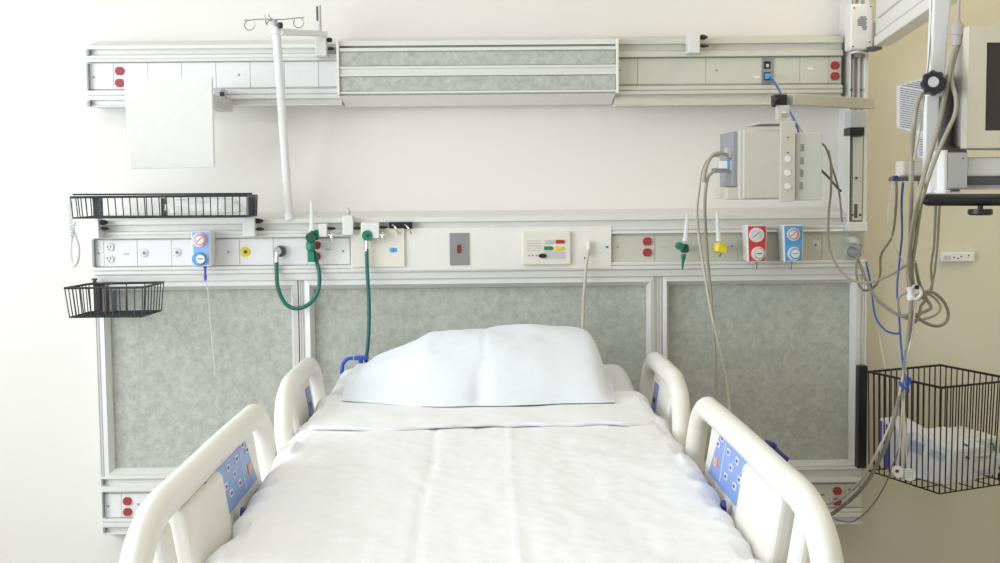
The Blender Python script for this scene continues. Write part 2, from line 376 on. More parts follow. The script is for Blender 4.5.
# --- three grey panels, their frames and the uprights
def panel(label, gx0, gx1, fx0, fx1, top, botm, ftop, fbot):
    YF = -.072
    xm = (gx0+gx1)/2
    a, b = XX(gx0, 380, YF), XX(gx1, 380, YF); A, B = XX(fx0, 380, YF), XX(fx1, 380, YF)
    zt, zb, Zt, Zb = ZZ(xm, top, YF), ZZ(xm, botm, YF), ZZ(xm, ftop, YF), ZZ(xm, fbot, YF)
    t = thing('wall_panel', label, 'wall panel', ((A+B)/2, 0, Zb))
    MB().box(a-.003, b+.003, -.052, 0, zb-.003, zt+.003).build('fabric_board', FAB, t)
    mb = MB()
    for (p, q, r_, s_) in (((A, Zb), (B, Zb), (b, zb), (a, zb)), ((B, Zb), (B, Zt), (b, zt), (b, zb)), ((B, Zt), (A, Zt), (a, zt), (b, zt)), ((A, Zt), (A, Zb), (a, zb), (a, zt))):
        mid1 = lambda o, i, f: (o[0]+(i[0]-o[0])*f, o[1]+(i[1]-o[1])*f)
        m1, m2 = mid1(p, s_, .55), mid1(q, r_, .55)
        L = [(p, 0), (q, 0), (q, -.070), (p, -.070)]
        V = lambda pt, y: mb.bm.verts.new((pt[0], y, pt[1]))
        rowp = [V(p, 0), V(p, -.084), V(m1, -.088), V(s_, -.062), V(s_, 0)]
        rowq = [V(q, 0), V(q, -.084), V(m2, -.088), V(r_, -.062), V(r_, 0)]
        for i in range(4): mb._f([rowp[i], rowq[i], rowq[i+1], rowp[i+1]])
    bmesh.ops.remove_doubles(mb.bm, verts=mb.bm.verts, dist=1e-5)
    mb.build('frame', ALU, t)
    return t
panel('left grey speckled fabric wall panel in a white frame', 111, 292.6, 103, 300.2, 290, 468, 280.2, 476.6)
panel('widest grey speckled fabric wall panel, behind the pillow', 315.5, 647, 307.5, 653.6, 287.5, 464.5, 277.5, 473.2)
panel('right grey speckled fabric wall panel beside the black basket', 669, 850.4, 662, 858, 284.4, 461.6, 274.4, 470)
def upright(label, p0, p1, y0, y1, ymid=380):
    a, b = XX(p0, ymid, -.08), XX(p1, ymid, -.08); z0, z1 = ZZ((p0+p1)/2, y1, -.08), ZZ((p0+p1)/2, y0, -.08)
    k = (b-a)
    poly = [(a, 0), (a, -.08), (a+k*.22, -.08), (a+k*.26, -.075), (a+k*.44, -.075), (a+k*.48, -.08), (a+k*.58, -.08), (a+k*.62, -.075), (a+k*.78, -.075), (a+k*.82, -.08), (b, -.08), (b, 0)]
    mb = MB(); mb.prism(poly, lambda x, y: (x, y, z0), lambda x, y: (x, y, z1))
    return tag(mb.build('upright_channel', ALU), label, 'upright')
upright('white slotted upright left of the left grey panel', 96.6, 102.8, 277.5, 478)
upright('white slotted upright between the left and the widest grey panels', 300.6, 307.1, 275.5, 476)
upright('white slotted upright between the widest and the right grey panels', 654, 661.6, 273, 473)
upright('white slotted upright at the right end of the grey panels', 858.4, 865.6, 272, 470)

# ------------------------------------------------------------------ equipment column, label box and boom (right)
cx0, cx1 = XX(849.6, 110, -.12), XX(868.5, 110, -.12)
zc0 = ZZ(852, 231, -.12); CT = thing('equipment_column', 'tall white aluminium equipment column at the right end of the rails', 'column', ((cx0+cx1)/2, 0, zc0))
kx = (cx1-cx0)/19
poly = [(0, 0), (0, -.12), (1.2, -.12), (1.8, -.09), (3.4, -.09), (3.8, -.104), (5.6, -.104), (6, -.085), (9, -.085), (9.4, -.104), (11.6, -.104), (12, -.09), (14.6, -.09), (15.2, -.115), (19, -.115), (19, 0)]
mb = MB(); mb.prism(poly, lambda x, y: (cx0+x*kx, y, ZZ(852, 224, -.12)), lambda x, y: (cx0+x*kx, y, HC-.35)); mb.build('extrusion', ALU, CT, bevel=.001, seg=1)
MB().m(ALU).px(847.5, 221.8, 868.2, 231.6, -.13, 0).build('foot_block', None, CT, bevel=.003)
mb = MB().m(LGREY).px(850.5, 110, 866, 127.5, -.15, -.09); mb.m(BLACK).px(849.8, 127.5, 864.6, 135.2, -.155, -.09); mb.build('slider', None, CT, bevel=.002)
mb = MB().m(STEEL).px(851, 136, 864.4, 221, -.112, -.09); mb.m(ALU_DIM).px(853.2, 137, 862.4, 220, -.118, -.09); mb.m(DGREY).px(854.2, 204, 857.6, 218, -.1195, -.11)
for a, b in ((851.8, 215), (860, 215), (856, 178), (851, 90), (861, 90)): mb.disc(a, b, -.117, 1.3, .006, DGREY, 10)
mb.build('cover_strip', None, CT, bevel=.001, seg=1)
# label box
LB = MB().m(CREAM).px(850.6, 3.4, 873.8, 49.6, -.185, -.12).build('junction_box', None, None, bevel=.008, seg=3)
tag(LB, 'cream junction box with small printed lines at the top of the column', 'junction box')
mb = MB().m(INK)
for i, (a, b) in enumerate(((860, 866), (858, 867), (857.4, 866), (858, 866.6), (858, 866), (862, 867), (862.6, 866.4))): mb.px(a, 16.5+i*2.0, b, 17.6+i*2.0, -.1862, -.184)
for a, b in ((854, 8), (870.5, 6.5), (852.8, 46.5), (869.4, 42)): mb.disc(a, b, -.184, .8, .003, DGREY, 8)
pt = mb.build('printed_lines', None, LB, label='dark printed lines and corner screws')
# boom: beam coming out from the wall
BT = thing('boom_arm', 'cream overhead boom beam coming out from the wall column', 'boom arm', P(880, 46, -.12))
bx0 = P(874, 46.5, -.19); bx1 = P(952, -4, -1.18); wv = .05; hb = .19
bx1.z = bx0.z
dr = (bx1-bx0).normalized(); sd = Vector((-dr.y, dr.x, 0)).normalized(); sd = sd if sd.x > 0 else -sd
def beam(a, b, z0, z1, s0, s1):
    return [a+sd*s0+Vector((0, 0, z0)), b+sd*s0+Vector((0, 0, z0)), b+sd*s0+Vector((0, 0, z1)), a+sd*s0+Vector((0, 0, z1)),
            a+sd*s1+Vector((0, 0, z0)), b+sd*s1+Vector((0, 0, z0)), b+sd*s1+Vector((0, 0, z1)), a+sd*s1+Vector((0, 0, z1))]
mb = MB().m(CREAM); mb.hexa(beam(bx0, bx1, 0, .03, 0, wv)); mb.hexa(beam(bx0, bx1, .034, hb, .004, wv-.004)); mb.build('beam', None, BT, bevel=.003)
mb = MB().m(LGREY); mb.hexa(beam(bx0+dr*.05, bx1, .078, .084, .001, .006)); mb.hexa(beam(bx0+dr*.03, bx1, .029, .036, .002, wv-.002)); mb.build('groove_trim', None, BT)
mb = MB().m(DGREY); mb.px(868, 46.6, 882, 49.2, -.2, -.13); mb.m(CREAM); mb.px(868, 22, 876, 46.0, -.172, -.1); mb.build('pivot_bracket', None, BT)
mb = MB().m(CREAM).tube([P(851, 53, -.15), P(858, 51.5, -.17), P(867, 53, -.15)], .004, 8); mb.m(STEEL).px(856, 53, 862, 57, -.15, -.1); mb.build('bracket_hook', None, BT, smooth=True)

# ------------------------------------------------------------------ module box on its swing arm
AR = thing('swing_arm', 'cream horizontal swing arm carrying the small monitor box', 'swing arm', P(868, 104, -.2))
a0, a1 = P(871, 104, -.18), P(790, 99.6, -.52)
dv = (a1-a0); dvn = dv.normalized(); pn = dvn.cross(Vector((0, 0, 1))).normalized(); 
upv = pn.cross(dvn).normalized()
mb = MB().m(CREAMD).obox((a0+a1)/2, dvn, pn, upv, dv.length/2, .014, .0165); mb.build('arm_bar', None, AR, bevel=.003)
MB().m(BLACK).px(774.5, 94.2, 787.4, 104.6, -.545, -.50).build('joint', None, AR, bevel=.003)
mb = MB(); mb.tube([P(777, 99, -.545), P(774, 102, -.56), P(774, 107, -.56)], .006, 8); mb.build('lever', BLACK, AR, smooth=True)
YM = -.56
MD = thing('monitor_module', 'small cream patient monitor box hanging under the swing arm', 'monitor', P(780, 201, YM))
mb = MB().m(CREAMD)
mb.px(777.4, 105.2, 789.6, 123, YM+.01, YM+.035)
mb.m(CHROME).px(781, 112, 786.5, 117.5, YM+.004, YM+.012)
mb.build('stem', None, MD, bevel=.0015)
mb = MB().m(LGREY); q = [P(779, 121.5, YM), P(797, 121.5, YM)]; z = ZZ(785, 121.6, YM)
xl = XX(758.5, 125, YM+.06); xr_ = XX(797, 122, YM)
mb.box(xl-.012, xr_, YM, YM+.14, z-.006, z); mb.build('top_bracket', None, MD, bevel=.001)
mb = MB().m(CREAMD).px(739.2, 129.8, 781, 199.6, YM+.012, YM+.2); mb.px(743.5, 131, 780, 198.4, YM+.006, YM+.05)
mb.build('case', None, MD, bevel=.003)
mb = MB().m(CREAMD).px(780.4, 121.2, 795.4, 201.6, YM-.004, YM+.012); mb.build('side_bracket', None, MD, bevel=.002)
for y in (158.8, 172.8, 186.4):
    mb = MB(); mb.disc(787.6, y, YM-.003, 3.4, .004, WHITEP, r2=3.0); mb.build('dial', None, MD, smooth=True)
for y in (137.5, 152.8):
    mb = MB(); mb.disc(787.6, y, YM-.003, .9, .003, DGREY, 8); mb.build('screw', None, MD)
MB().m(mat('module_side', (.62, .63, .58), .45)).px(795.2, 132.4, 822, 200.4, YM+.012, YM+.2).build('rear_case', None, MD, bevel=.003)
mb = MB().m(INK)
for y, x in ((147.8, 802.4), (160.6, 802.2), (173, 801.8), (185.8, 801.4)):
    for i in range(3):
        for j in range(5): mb.px(x-1.7+i*1.25, y-3.4+j*1.5, x-.9+i*1.25, y-2.6+j*1.5, YM+.011, YM+.014)
mb.build('vents', None, MD)
# connector face at left of module
mb = MB().m(GREY); xA = XX(739, 160, YM+.02)
yz = [(YM+.03, 0), (YM+.23, 0)]
z0, z1 = ZZ(730, 186.6, YM+.1), ZZ(730, 132.4, YM+.1)
mb.box(xA-.014, xA, YM+.035, YM+.22, z0, z1)
mb.build('connector_plate', None, MD, bevel=.002)
mb = MB().m(CREAMD); mb.box(xA-.03, xA, YM+.03, YM+.22, ZZ(730, 199, YM+.1), ZZ(730, 187.5, YM+.1)); mb.build('lower_ledge', None, MD, bevel=.002)
mb = MB()
mb.m(LGREY).px(727, 147.6, 734.8, 157.6, YM+.06, YM+.1); mb.m(WHITEP).px(719, 160.8, 727.6, 168.6, YM+.05, YM+.1); mb.m(BLUEF).px(727.6, 160, 730, 168.8, YM+.05, YM+.1); mb.m(LGREY).px(730, 160.4, 736, 170, YM+.05, YM+.1)
mb.m(GREY).px(714, 168, 737, 172.6, YM+.06, YM+.1)
mb.build('cable_plugs', None, MD, bevel=.0015)

# ------------------------------------------------------------------ rail clamps
def clamp(label, x0, y0, x1, y1, ks, parent=None, knob_side=1):
    t = thing('rail_clamp', label, 'clamp', P((x0+x1)/2, y1, -.12), group=None)
    MB().m(ALU).px(x0, y0, x1, y1, -.15, -.104).build('clamp_body', None, t, bevel=.002)
    for (kx_, ky_, r) in ks:
        c = P(kx_, ky_, -.135); mb = MB().m(BLACK)
        mb.lathe(c-Vector((.010*knob_side, 0, 0)), (knob_side, 0, 0), [(0, .003), (.004, .003), (.004, r*.0032), (.016, r*.0032), (.018, r*.0026), (.026, .003)], 12)
        mb.build('knob', None, t, smooth=True)
    return t
clamp('white clamp on the upper right rail with two black knobs', 688.2, 33.8, 700, 52.8, ((702.6, 37.2, 2.5), (703.4, 46, 1.6)))
clamp('white clamp at the far left end of the middle rail', 88, 218.4, 98.6, 238.6, ((103, 222.4, 2.6), (104, 228.6, 1.8)))
clamp('white clamp on the middle rail under the long basket right end', 242.8, 217.6, 254.8, 236.6, ((258.2, 221, 2.6), (259, 229.2, 1.7)))
t = clamp('white clamp with top stud on the middle rail left of the blue-tagged plate', 342.4, 215.6, 353, 235, ((356.6, 228.2, 1.6),))
mb = MB().m(LGREY); mb.lathe(P(348.2, 216, -.13), (0, 0, 1), [(0, .006), (.008, .006), (.009, .010), (.014, .010), (.016, .005), (.026, .004)], 12); mb.build('stud', None, t, smooth=True)
def latch(label, x0, x1, y0, y1, hx):
    t = clamp(label, x0, y0, x1, y1, ((x1+3.6, y0+4.6, 1.6),))
    mb = MB().m(CHROME); c = P(hx, 238, -.15)
    mb.tube([P(hx, 232, -.14), P(hx, 236, -.152), P(hx+.4, 241, -.15)], .006, 10); mb.cyl(P(hx-3, 235, -.146), P(hx+3, 235, -.146), .0045)
    mb.build('latch', None, t, smooth=True, label='small chrome latch')
latch('white clamp with chrome latch right of the green flowmeter', 318.6, 326.8, 223.8, 237, 331.4)
latch('white clamp behind the green wall hose coupling', 360.8, 379, 222.6, 238.4, 382.6)

# IV pole and its bracket
IV = thing('iv_pole', 'slim white drip pole leaning out from the rails with wire hooks', 'drip pole', P(289.4, 217.4, -.1))
YT = -.32
mb = MB().m(WHITEP); mb.cyl(P(289.2, 218, -.1), P(276.4, 31, YT), 4.0*mpp(-.1), 4.3*mpp(YT)); mb.build('pole', None, IV, smooth=True)
mb = MB().m(WHITEP); mb.cyl(P(288.9, 214, -.103), P(289.3, 219, -.1), .016); mb.build('foot_collar', None, IV, smooth=True)
mb = MB().m(WHITEP); mb.cyl(P(275.6, 34, YT), P(274.8, 27, YT), .0165); mb.m(LGREY).cyl(P(274.6, 27, YT), P(273.6, 20.5, YT), .011)
mb.build('collar', None, IV, smooth=True)
mb = MB().m(WHITEP); A_, B_ = P(279, 31.8, YT), P(325, 34, -.15)
n_ = Vector((0, 0, 1)); sdv = (B_-A_).cross(n_).normalized()
ha, hb2 = .010, .008
mb.hexa([A_-sdv*.012-n_*ha, B_-sdv*.012-n_*hb2, B_-sdv*.012+n_*hb2, A_-sdv*.012+n_*ha, A_+sdv*.012-n_*ha, B_+sdv*.012-n_*hb2, B_+sdv*.012+n_*hb2, A_+sdv*.012+n_*ha])
mb.build('support_arm', None, IV, bevel=.003)
MB().m(ALU).px(315.2, 35, 326.2, 55.8, -.155, -.104).build('clamp_body', None, IV, bevel=.002)
for kx_, ky_, r in ((328.6, 40, 2.4), (330, 48.6, 1.6)):
    mb = MB().m(BLACK); mb.lathe(P(kx_-2, ky_, -.135), (1, 0, 0), [(0, .003), (.004, r*.0032), (.014, r*.0032), (.018, .003)], 12); mb.build('knob', None, IV, smooth=True)
mb = MB().m(LGREY); mb.cyl(P(320, 33, -.14), P(319.2, 5.6, -.14), .0055); mb.m(DGREY); mb.px(316.2, 6.4, 318.2, 20.5, -.145, -.135); mb.build('rod', None, IV, smooth=True)
mb = MB(); mb.lathe(P(278, 25.4, YT-.01), (1, -.4, 0), [(0, .003), (.004, .009), (.012, .009), (.014, .004)], 12); mb.build('knob', BLACK, IV, smooth=True)
def wire(mb, pts, r=.0018): mb.tube(pts, r, 6)
for s_, cx_, cy_ in ((-1, 249.6, 25.2), (1, 298.6, 22.8)):
    mb = MB(); Yh = YT-.01
    ang0 = -PI/2
    pts = [P(274, 19.6, Yh), P((274+cx_)/2, 19.2, Yh), P(cx_, cy_-5, Yh)]
    for i in range(1, 10): 
        t = -PI/2 + s_*2*PI*i/10.5; pts.append(P(cx_+5*math.cos(t), cy_+5*math.sin(t), Yh-.003*i/10))
    wire(mb, pts)
    wire(mb, [P(cx_, cy_-5, Yh), P(cx_+s_*5.6, cy_-5.2, Yh)])
    mb.build('hook', STEEL, IV, smooth=True)
mb = MB(); wire(mb, [P(274, 20, YT), P(268.5, 21, YT-.02), P(266.6, 24.5, YT-.04), P(265.4, 20, YT-.05), P(264.6, 15, YT-.05)]); wire(mb, [P(274, 20, YT), P(269.6, 17, YT+.01), P(268.6, 14.6, YT+.02)])
mb.build('hook', STEEL, IV, smooth=True)

# white blank board
WB = thing('blank_board', 'blank square white board covering the upper left rail', 'board', P(172, 169, -.22))
f4 = [P(123.4, 79, -.42), P(212.4, 77.6, -.42), P(214.6, 167.8, -.26), P(129.6, 169.4, -.26)]
b4 = [v+Vector((0, .012, .004)) for v in f4]
mb = MB(); mb.hexa([f4[3], f4[2], f4[1], f4[0], b4[3], b4[2], b4[1], b4[0]]); mb.build('panel', mat('board_white', (.83, .82, .79), .4), WB, bevel=.004, seg=3)
mb = MB().m(LGREY); mb.px(213.6, 88, 222, 110.6, -.17, -.1); mb.px(205, 94, 215, 106, -.37, -.12); mb.m(BLACK); mb.px(219.4, 91.6, 223.6, 95.8, -.178, -.16); mb.px(219, 101.4, 226, 103.6, -.178, -.16); mb.build('bracket', None, WB, bevel=.002)

# ------------------------------------------------------------------ wire baskets
def wire_box(parent, c8, nx, ny, r=.0022, rim=.0036, nb=None, fl=1):
    nb = nb or nx
    """c8: rim fl, fr, br, bl then base fl, fr, br, bl; every wall wire bends under the floor"""
    T, B = [Vector(v) for v in c8[:4]], [Vector(v) for v in c8[4:]]
    mb = MB(); mb.tube(T, rim, 8, closed=True, smooth=False); mb.build('rim', BLACKW, parent, smooth=True)
    mb = MB(); mb.tube([b+Vector((0, 0, 0)) for b in B], r*1.2, 8, closed=True, smooth=False)
    L = lambda a, b, t: a+(b-a)*t
    for i in range(1, nx//fl):
        t = i/(nx//fl); mb.tube([L(B[0], B[1], t), L(B[3], B[2], t)], r*.8, 6, smooth=False)
    for i in range(1, ny//fl):
        t = i/(ny//fl); mb.tube([L(B[0], B[3], t), L(B[1], B[2], t)], r*.8, 6, smooth=False)
    mb.build('floor_grid', BLACKW, parent)
    for (a, b, n) in ((0, 1, nx), (1, 2, ny), (2, 3, nb), (3, 0, ny)):
        mb = MB()
        for i in range(n):
            t = i/n; mb.tube([L(T[a], T[b], t), L(B[a], B[b], t)], r, 6, smooth=False)
        mb.build('side_wires', BLACKW, parent)
BK = thing('wire_basket', 'long shallow black wire basket on the left of the middle rail', 'basket', P(170, 217, -.2))
Yn, Yw = -.36, -.16
wire_box(BK, [P(70.4, 197.4, Yn), P(247, 195.4, Yn), P(257.2, 195.6, Yw), P(90.4, 197, Yw), P(73, 218, Yn), P(247, 216.8, Yn), P(256.6, 215.6, Yw), P(92, 216.4, Yw)], 24, 4, r=.0019, nb=3, fl=2)
mb = MB(); mb.tube([P(73, 194.6, -.28), P(252, 193.6, -.28)], .0026, 6, smooth=False); mb.m(BLACKW); mb.px(93, 197, 98, 218, -.17, -.12); mb.px(161, 198, 163, 216, -.165, -.12); mb.px(248, 197, 254, 216, -.165, -.12)
mb.mats = [BLACKW]; mb.build('back_bracket', BLACKW, BK)
BK2 = thing('wire_basket', 'small black wire basket left of the left grey panel', 'basket', P(112, 317, -.2))
Yn, Yw = -.37, -.15
wire_box(BK2, [P(64.6, 288.2, Yn), P(142.4, 287.4, Yn), P(163.6, 282.4, Yw), P(89, 284, Yw), P(69.6, 317.4, Yn), P(142, 316.8, Yn), P(161.4, 310.6, Yw), P(91, 311.6, Yw)], 10, 7, r=.0019, nb=4)
mb = MB().m(BLACK).px(93.4, 284, 100.6, 315, -.14, -.09); mb.build('mount', None, BK2, bevel=.002)
mb = MB().m(DGREY); mb.lathe(P(94.6, 284, -.13), (0, 0, 1), [(0, .010), (.004, .011), (.006, .006), (.012, .006), (.013, .009), (.018, .009)], 12); mb.build('knob', None, BK2, smooth=True)
# upright books/boxes in the small basket
tag(MB().m(mat('brown_card', (.16, .12, .11), .6)).px(102.4, 288.5, 106.0, 311.6, -.20, -.165).build('carton', None, None, bevel=.001), 'slim dark brown carton in the small left basket beside its mount', 'carton')
tag(MB().m(mat('slate_card', (.10, .13, .17), .6)).px(110.6, 290.5, 113.4, 311.6, -.20, -.165).build('carton', None, None, bevel=.001), 'slim slate blue carton in the small left basket', 'carton')

RB = thing('wire_basket', 'large deep black wire basket at the right, holding packages', 'basket', P(930, 494, -.3))
def RP(x, Z, z): return Vector((x, Z-D, z))
zr, zb_ = .826, .508
A = RP(1.228, 3.72, zr); Bb = RP(1.508, 3.845, zr); C = RP(1.337, 3.40, zr); Dd = Bb+C-A
cn = (A+Bb+C+Dd)/4
shr = lambda v: Vector((cn.x+(v.x-cn.x)*.93, cn.y+(v.y-cn.y)*.93, zb_))
A2 = shr(A); A2.x = A.x+.004
wire_box(RB, [C, Dd, Bb, A, shr(C), shr(Dd), shr(Bb), A2], 13, 13, r=.0021, rim=.0038, fl=3)
mb = MB().m(BLACK).px(858.2, 366, 867.2, 468.4, -.115, -.075); mb.build('mount_track', None, RB, bevel=.002)
# packages inside
fx = (C-A).normalized(); fy = (Bb-A).normalized()
def inb(a, b, z): return A+(C-A)*a+(Bb-A)*b+Vector((0, 0, z-zr))
def slab(name, pts, th, m_, label, cat, dirn=None, stripes=None, sub=0):
    d = (fy if dirn is None else dirn)*th
    t = MB().m(m_)
    f = [Vector(p) for p in pts]; t.hexa([f[0], f[1], f[2], f[3], f[0]+d, f[1]+d, f[2]+d, f[3]+d])
    o = t.build(name, None, None, bevel=.006, seg=3); tag(o, label, cat)
    if stripes:
        for u0, u1, v0, v1, mm in stripes:
            g = lambda u, v: (f[0]*(1-u)+f[1]*u)*(1-v)+(f[3]*(1-u)+f[2]*u)*v-d.normalized()*.001
            s_ = MB().m(mm); q = [g(u0, v0), g(u1, v0), g(u1, v1), g(u0, v1)]; s_.hexa(q+[v+d.normalized()*.003 for v in q]); s_.build('print', None, o)
    return o
slab('package', [inb(.06, .10, .523), inb(.40, .10, .523), inb(.42, .10, .655), inb(.06, .10, .68)], .10, PAPER, 'white package with blue stripe at the left of the right basket', 'package',
     stripes=[(.28, .46, .02, .95, LILAC), (.0, .12, .5, .95, LILAC)])
slab('package', [inb(.42, .08, .523), inb(.90, .16, .523), inb(.88, .30, .625), inb(.42, .22, .66)], .13, PAPER, 'large white packet with faint blue print, middle of the right basket', 'package',
     stripes=[(.05, .35, .55, .8, mat('faint_print', (.42, .45, .62), .6)), (.5, .85, .62, .78, mat('faint_print2', (.50, .52, .64), .6))])
slab('package', [inb(.30, .48, .523), inb(.80, .52, .523), inb(.78, .55, .64), inb(.32, .52, .645)], .14, WHITEP, 'plain white bag at the back of the right basket', 'bag')
def crumple(name, c, hx, hy, hz, m_, label, cat, seed):
    bm = bmesh.new(); bmesh.ops.create_icosphere(bm, subdivisions=4, radius=1)
    for v in bm.verts:
        n = noise.noise(v.co*2.2+Vector((seed, 0, 0)))*.35+noise.noise(v.co*5+Vector((0, seed, 0)))*.14
        q = v.co*(1+n); ex = .6
        q = Vector([math.copysign(abs(k_)**ex, k_) for k_ in q])
        v.co = Vector((q.x*hx, q.y*hy, max(q.z, -.8)*hz))+Vector(c)
    t = MB(); t.bm.free(); t.bm = bm; o = t.build(name, m_, None, smooth=True); return tag(o, label, cat)
crumple('plastic_bag', inb(.72, .72, .572), .085, .075, .04, BAG, 'crumpled clear plastic pouch low in the right basket', 'plastic bag', 3)
crumple('plastic_bag', inb(.30, .80, .560), .07, .05, .028, BAG, 'flat clear plastic pouch against the wall side of the right basket', 'plastic bag', 9)
mb = MB(); mb.tube([inb(.9, .45, .60), inb(.85, .6, .585), inb(.92, .75, .60), inb(.80, .9, .62), inb(.62, .8, .61), inb(.68, .6, .625), inb(.85, .5, .63)], .0042, 8); tag(mb.build('coiled_tube', mat('teal_tube', (.05, .14, .13), .4), None, smooth=True), 'dark coiled tubing among pouches in the right basket', 'tubing')
crumple('plastic_bag', P(205, 207, -.25), .11, .055, .026, BAG, 'clear plastic packet lying in the long shallow basket', 'plastic bag', 5)

# handset hanging at far left
HS = thing('handset', 'white hanging handset with coiled cord at the far left', 'handset', P(74, 266, -.1))
mb = MB(); pts = []
for i in range(0, 150):
    t = i/149; c_ = P(69.8+1.6*t, 199+38*t, -.22+.1*t); a = t*2*PI*13
    pts.append(c_+Vector((math.cos(a)*.0065, math.sin(a)*.0065, 0)))
mb.tube(pts, .0022, 6, smooth=False); mb.build('coiled_cord', WHITEP, HS, smooth=True)
mb = MB(); mb.tube([P(72, 236, -.12), P(70.6, 246, -.11), P(70.6, 258, -.11), P(73.4, 265.6, -.11), P(77, 260, -.11), P(78, 248, -.11), P(75.4, 238, -.115), P(73, 229, -.12), P(75, 221, -.12)], lambda t: .0045+.0025*math.sin(PI*t), 10); mb.build('handle', WHITEP, HS, smooth=True)

# ------------------------------------------------------------------ flowmeters, gauges, hoses
def vac(label, x0, x1, y0, y1, facem, g, kn, noz, side, ring=None, group=None):
    """wall suction regulator: tapered white body, coloured face, gauge, dial, nozzle"""
    Yf = -.168; t = thing('suction_regulator', label, 'regulator', P((x0+x1)/2, y1, -.12))
    zt, zb = ZZ((x0+x1)/2, y0, Yf), ZZ((x0+x1)/2, y1, Yf); xa_, xb2 = XX(x0, y0, Yf), XX(x1, y0, Yf)
    k = mpp(Yf); tp = 1.4*k
    mb = MB().m(WHITEP); mb.hexa([(xa_+tp, Yf, zb), (xb2-tp*.4, Yf, zb), (xb2, Yf, zt), (xa_, Yf, zt), (xa_+tp, -.098, zb+.004), (xb2-tp*.4, -.098, zb+.004), (xb2, -.098, zt-.002), (xa_, -.098, zt-.002)])
    mb.build('body', None, t, bevel=.004, seg=3)
    mb = MB().m(facem); e = 1.3*k; mb.hexa([(xa_+tp+e, Yf-.0015, zb+e), (xb2-tp*.4-e, Yf-.0015, zb+e), (xb2-e, Yf-.0015, zt-e), (xa_+e, Yf-.0015, zt-e)]+[(xa_+tp+e, Yf+.002, zb+e), (xb2-tp*.4-e, Yf+.002, zb+e), (xb2-e, Yf+.002, zt-e), (xa_+e, Yf+.002, zt-e)])
    mb.build('face', None, t)
    gx, gy, gr = g
    mb = MB(); mb.disc(gx, gy, Yf, gr, .009, WHITEP, 28, r2=gr*.95)
    if ring: mb.disc(gx+.6, gy, Yf-.009, gr*.8, .0012, ring, 28)
    mb.disc(gx, gy, Yf-.0093, gr*.62, .0022, WHITEP, 24)
    c_ = P(gx, gy, Yf-.012); kk = k
    mb.m(INK)
    mb.tube([c_+Vector((-2.6*kk, 0, -2*kk)), c_+Vector((2.6*kk, 0, 2.2*kk))], .0011, 6, smooth=False)
    for i in range(11):
        a = math.radians(-40+26*i); q = c_+Vector((math.cos(a), 0, math.sin(a)))*gr*.53*k
        mb.tube([q, q*1+(q-c_)*.18], .0006, 5, smooth=False)
    mb.build('gauge', None, t, smooth=True)
    kx_, ky_, kr = kn
    mb = MB(); mb.disc(kx_-.8, ky_, Yf, kr, .006, WHITEP if facem is not BLUEP else BLUEF, 26, r2=kr*.95); mb.disc(kx_+.3, ky_, Yf-.006, kr*.78, .014, BLUEF if facem is not REDF else LGREY, 26, r2=kr*.7); mb.disc(kx_+.5, ky_, Yf-.02, kr*.6, .003, WHITEP, 22)
    mb.m(ORANGE if facem is BLUEF else GREEND); q = P(kx_+.4, ky_, Yf-.0245); mb.box(q.x-2.6*k, q.x+2.6*k, q.y, q.y+.002, q.z-.3*k, q.z+.5*k)
    mb.build('dial', None, t, smooth=True)
    mb = MB().m(noz[2]); a, b = noz[0], noz[1]; mb.lathe(P(a, y1-.6, -.15), (0, 0, -1), [(0, .006), (.008, .0055), (.009, .004), ((b-y1)*k*.6, .004), ((b-y1)*k*.7, .0055), ((b-y1)*k, .004)], 14); mb.build('nozzle', None, t, smooth=True)
    return t
vac('red-faced suction regulator with round gauge', 746.6, 767.2, 224.8, 262.2, REDF, (756.4, 234.9, 7.6), (759, 253.6, 7.2), (755.8, 270.4, STEEL), -1)
vac('bright blue suction regulator with round gauge, right of the red one', 783, 803.8, 224.6, 262, BLUEF, (793.2, 234.4, 6.6), (795, 253.6, 7.2), (790.6, 270.4, STEEL), -1, ring=PINK)
v = vac('pale blue suction regulator below the long shallow basket', 190.6, 210.4, 231, 266.4, BLUEP, (199.4, 239.8, 7.2), (200, 259, 7.2), (205, 281, BLUED), 1, ring=PINK)
mb = MB(); mb.tube([P(205, 280, -.15), P(208, 292, -.13), P(210, 320, -.10), P(213, 350, -.09), P(215, 376, -.085)], .003, 8); tag(mb.build('clear_tube', CLEAR, None, smooth=True), 'thin clear tube hanging from the pale blue regulator', 'tube')

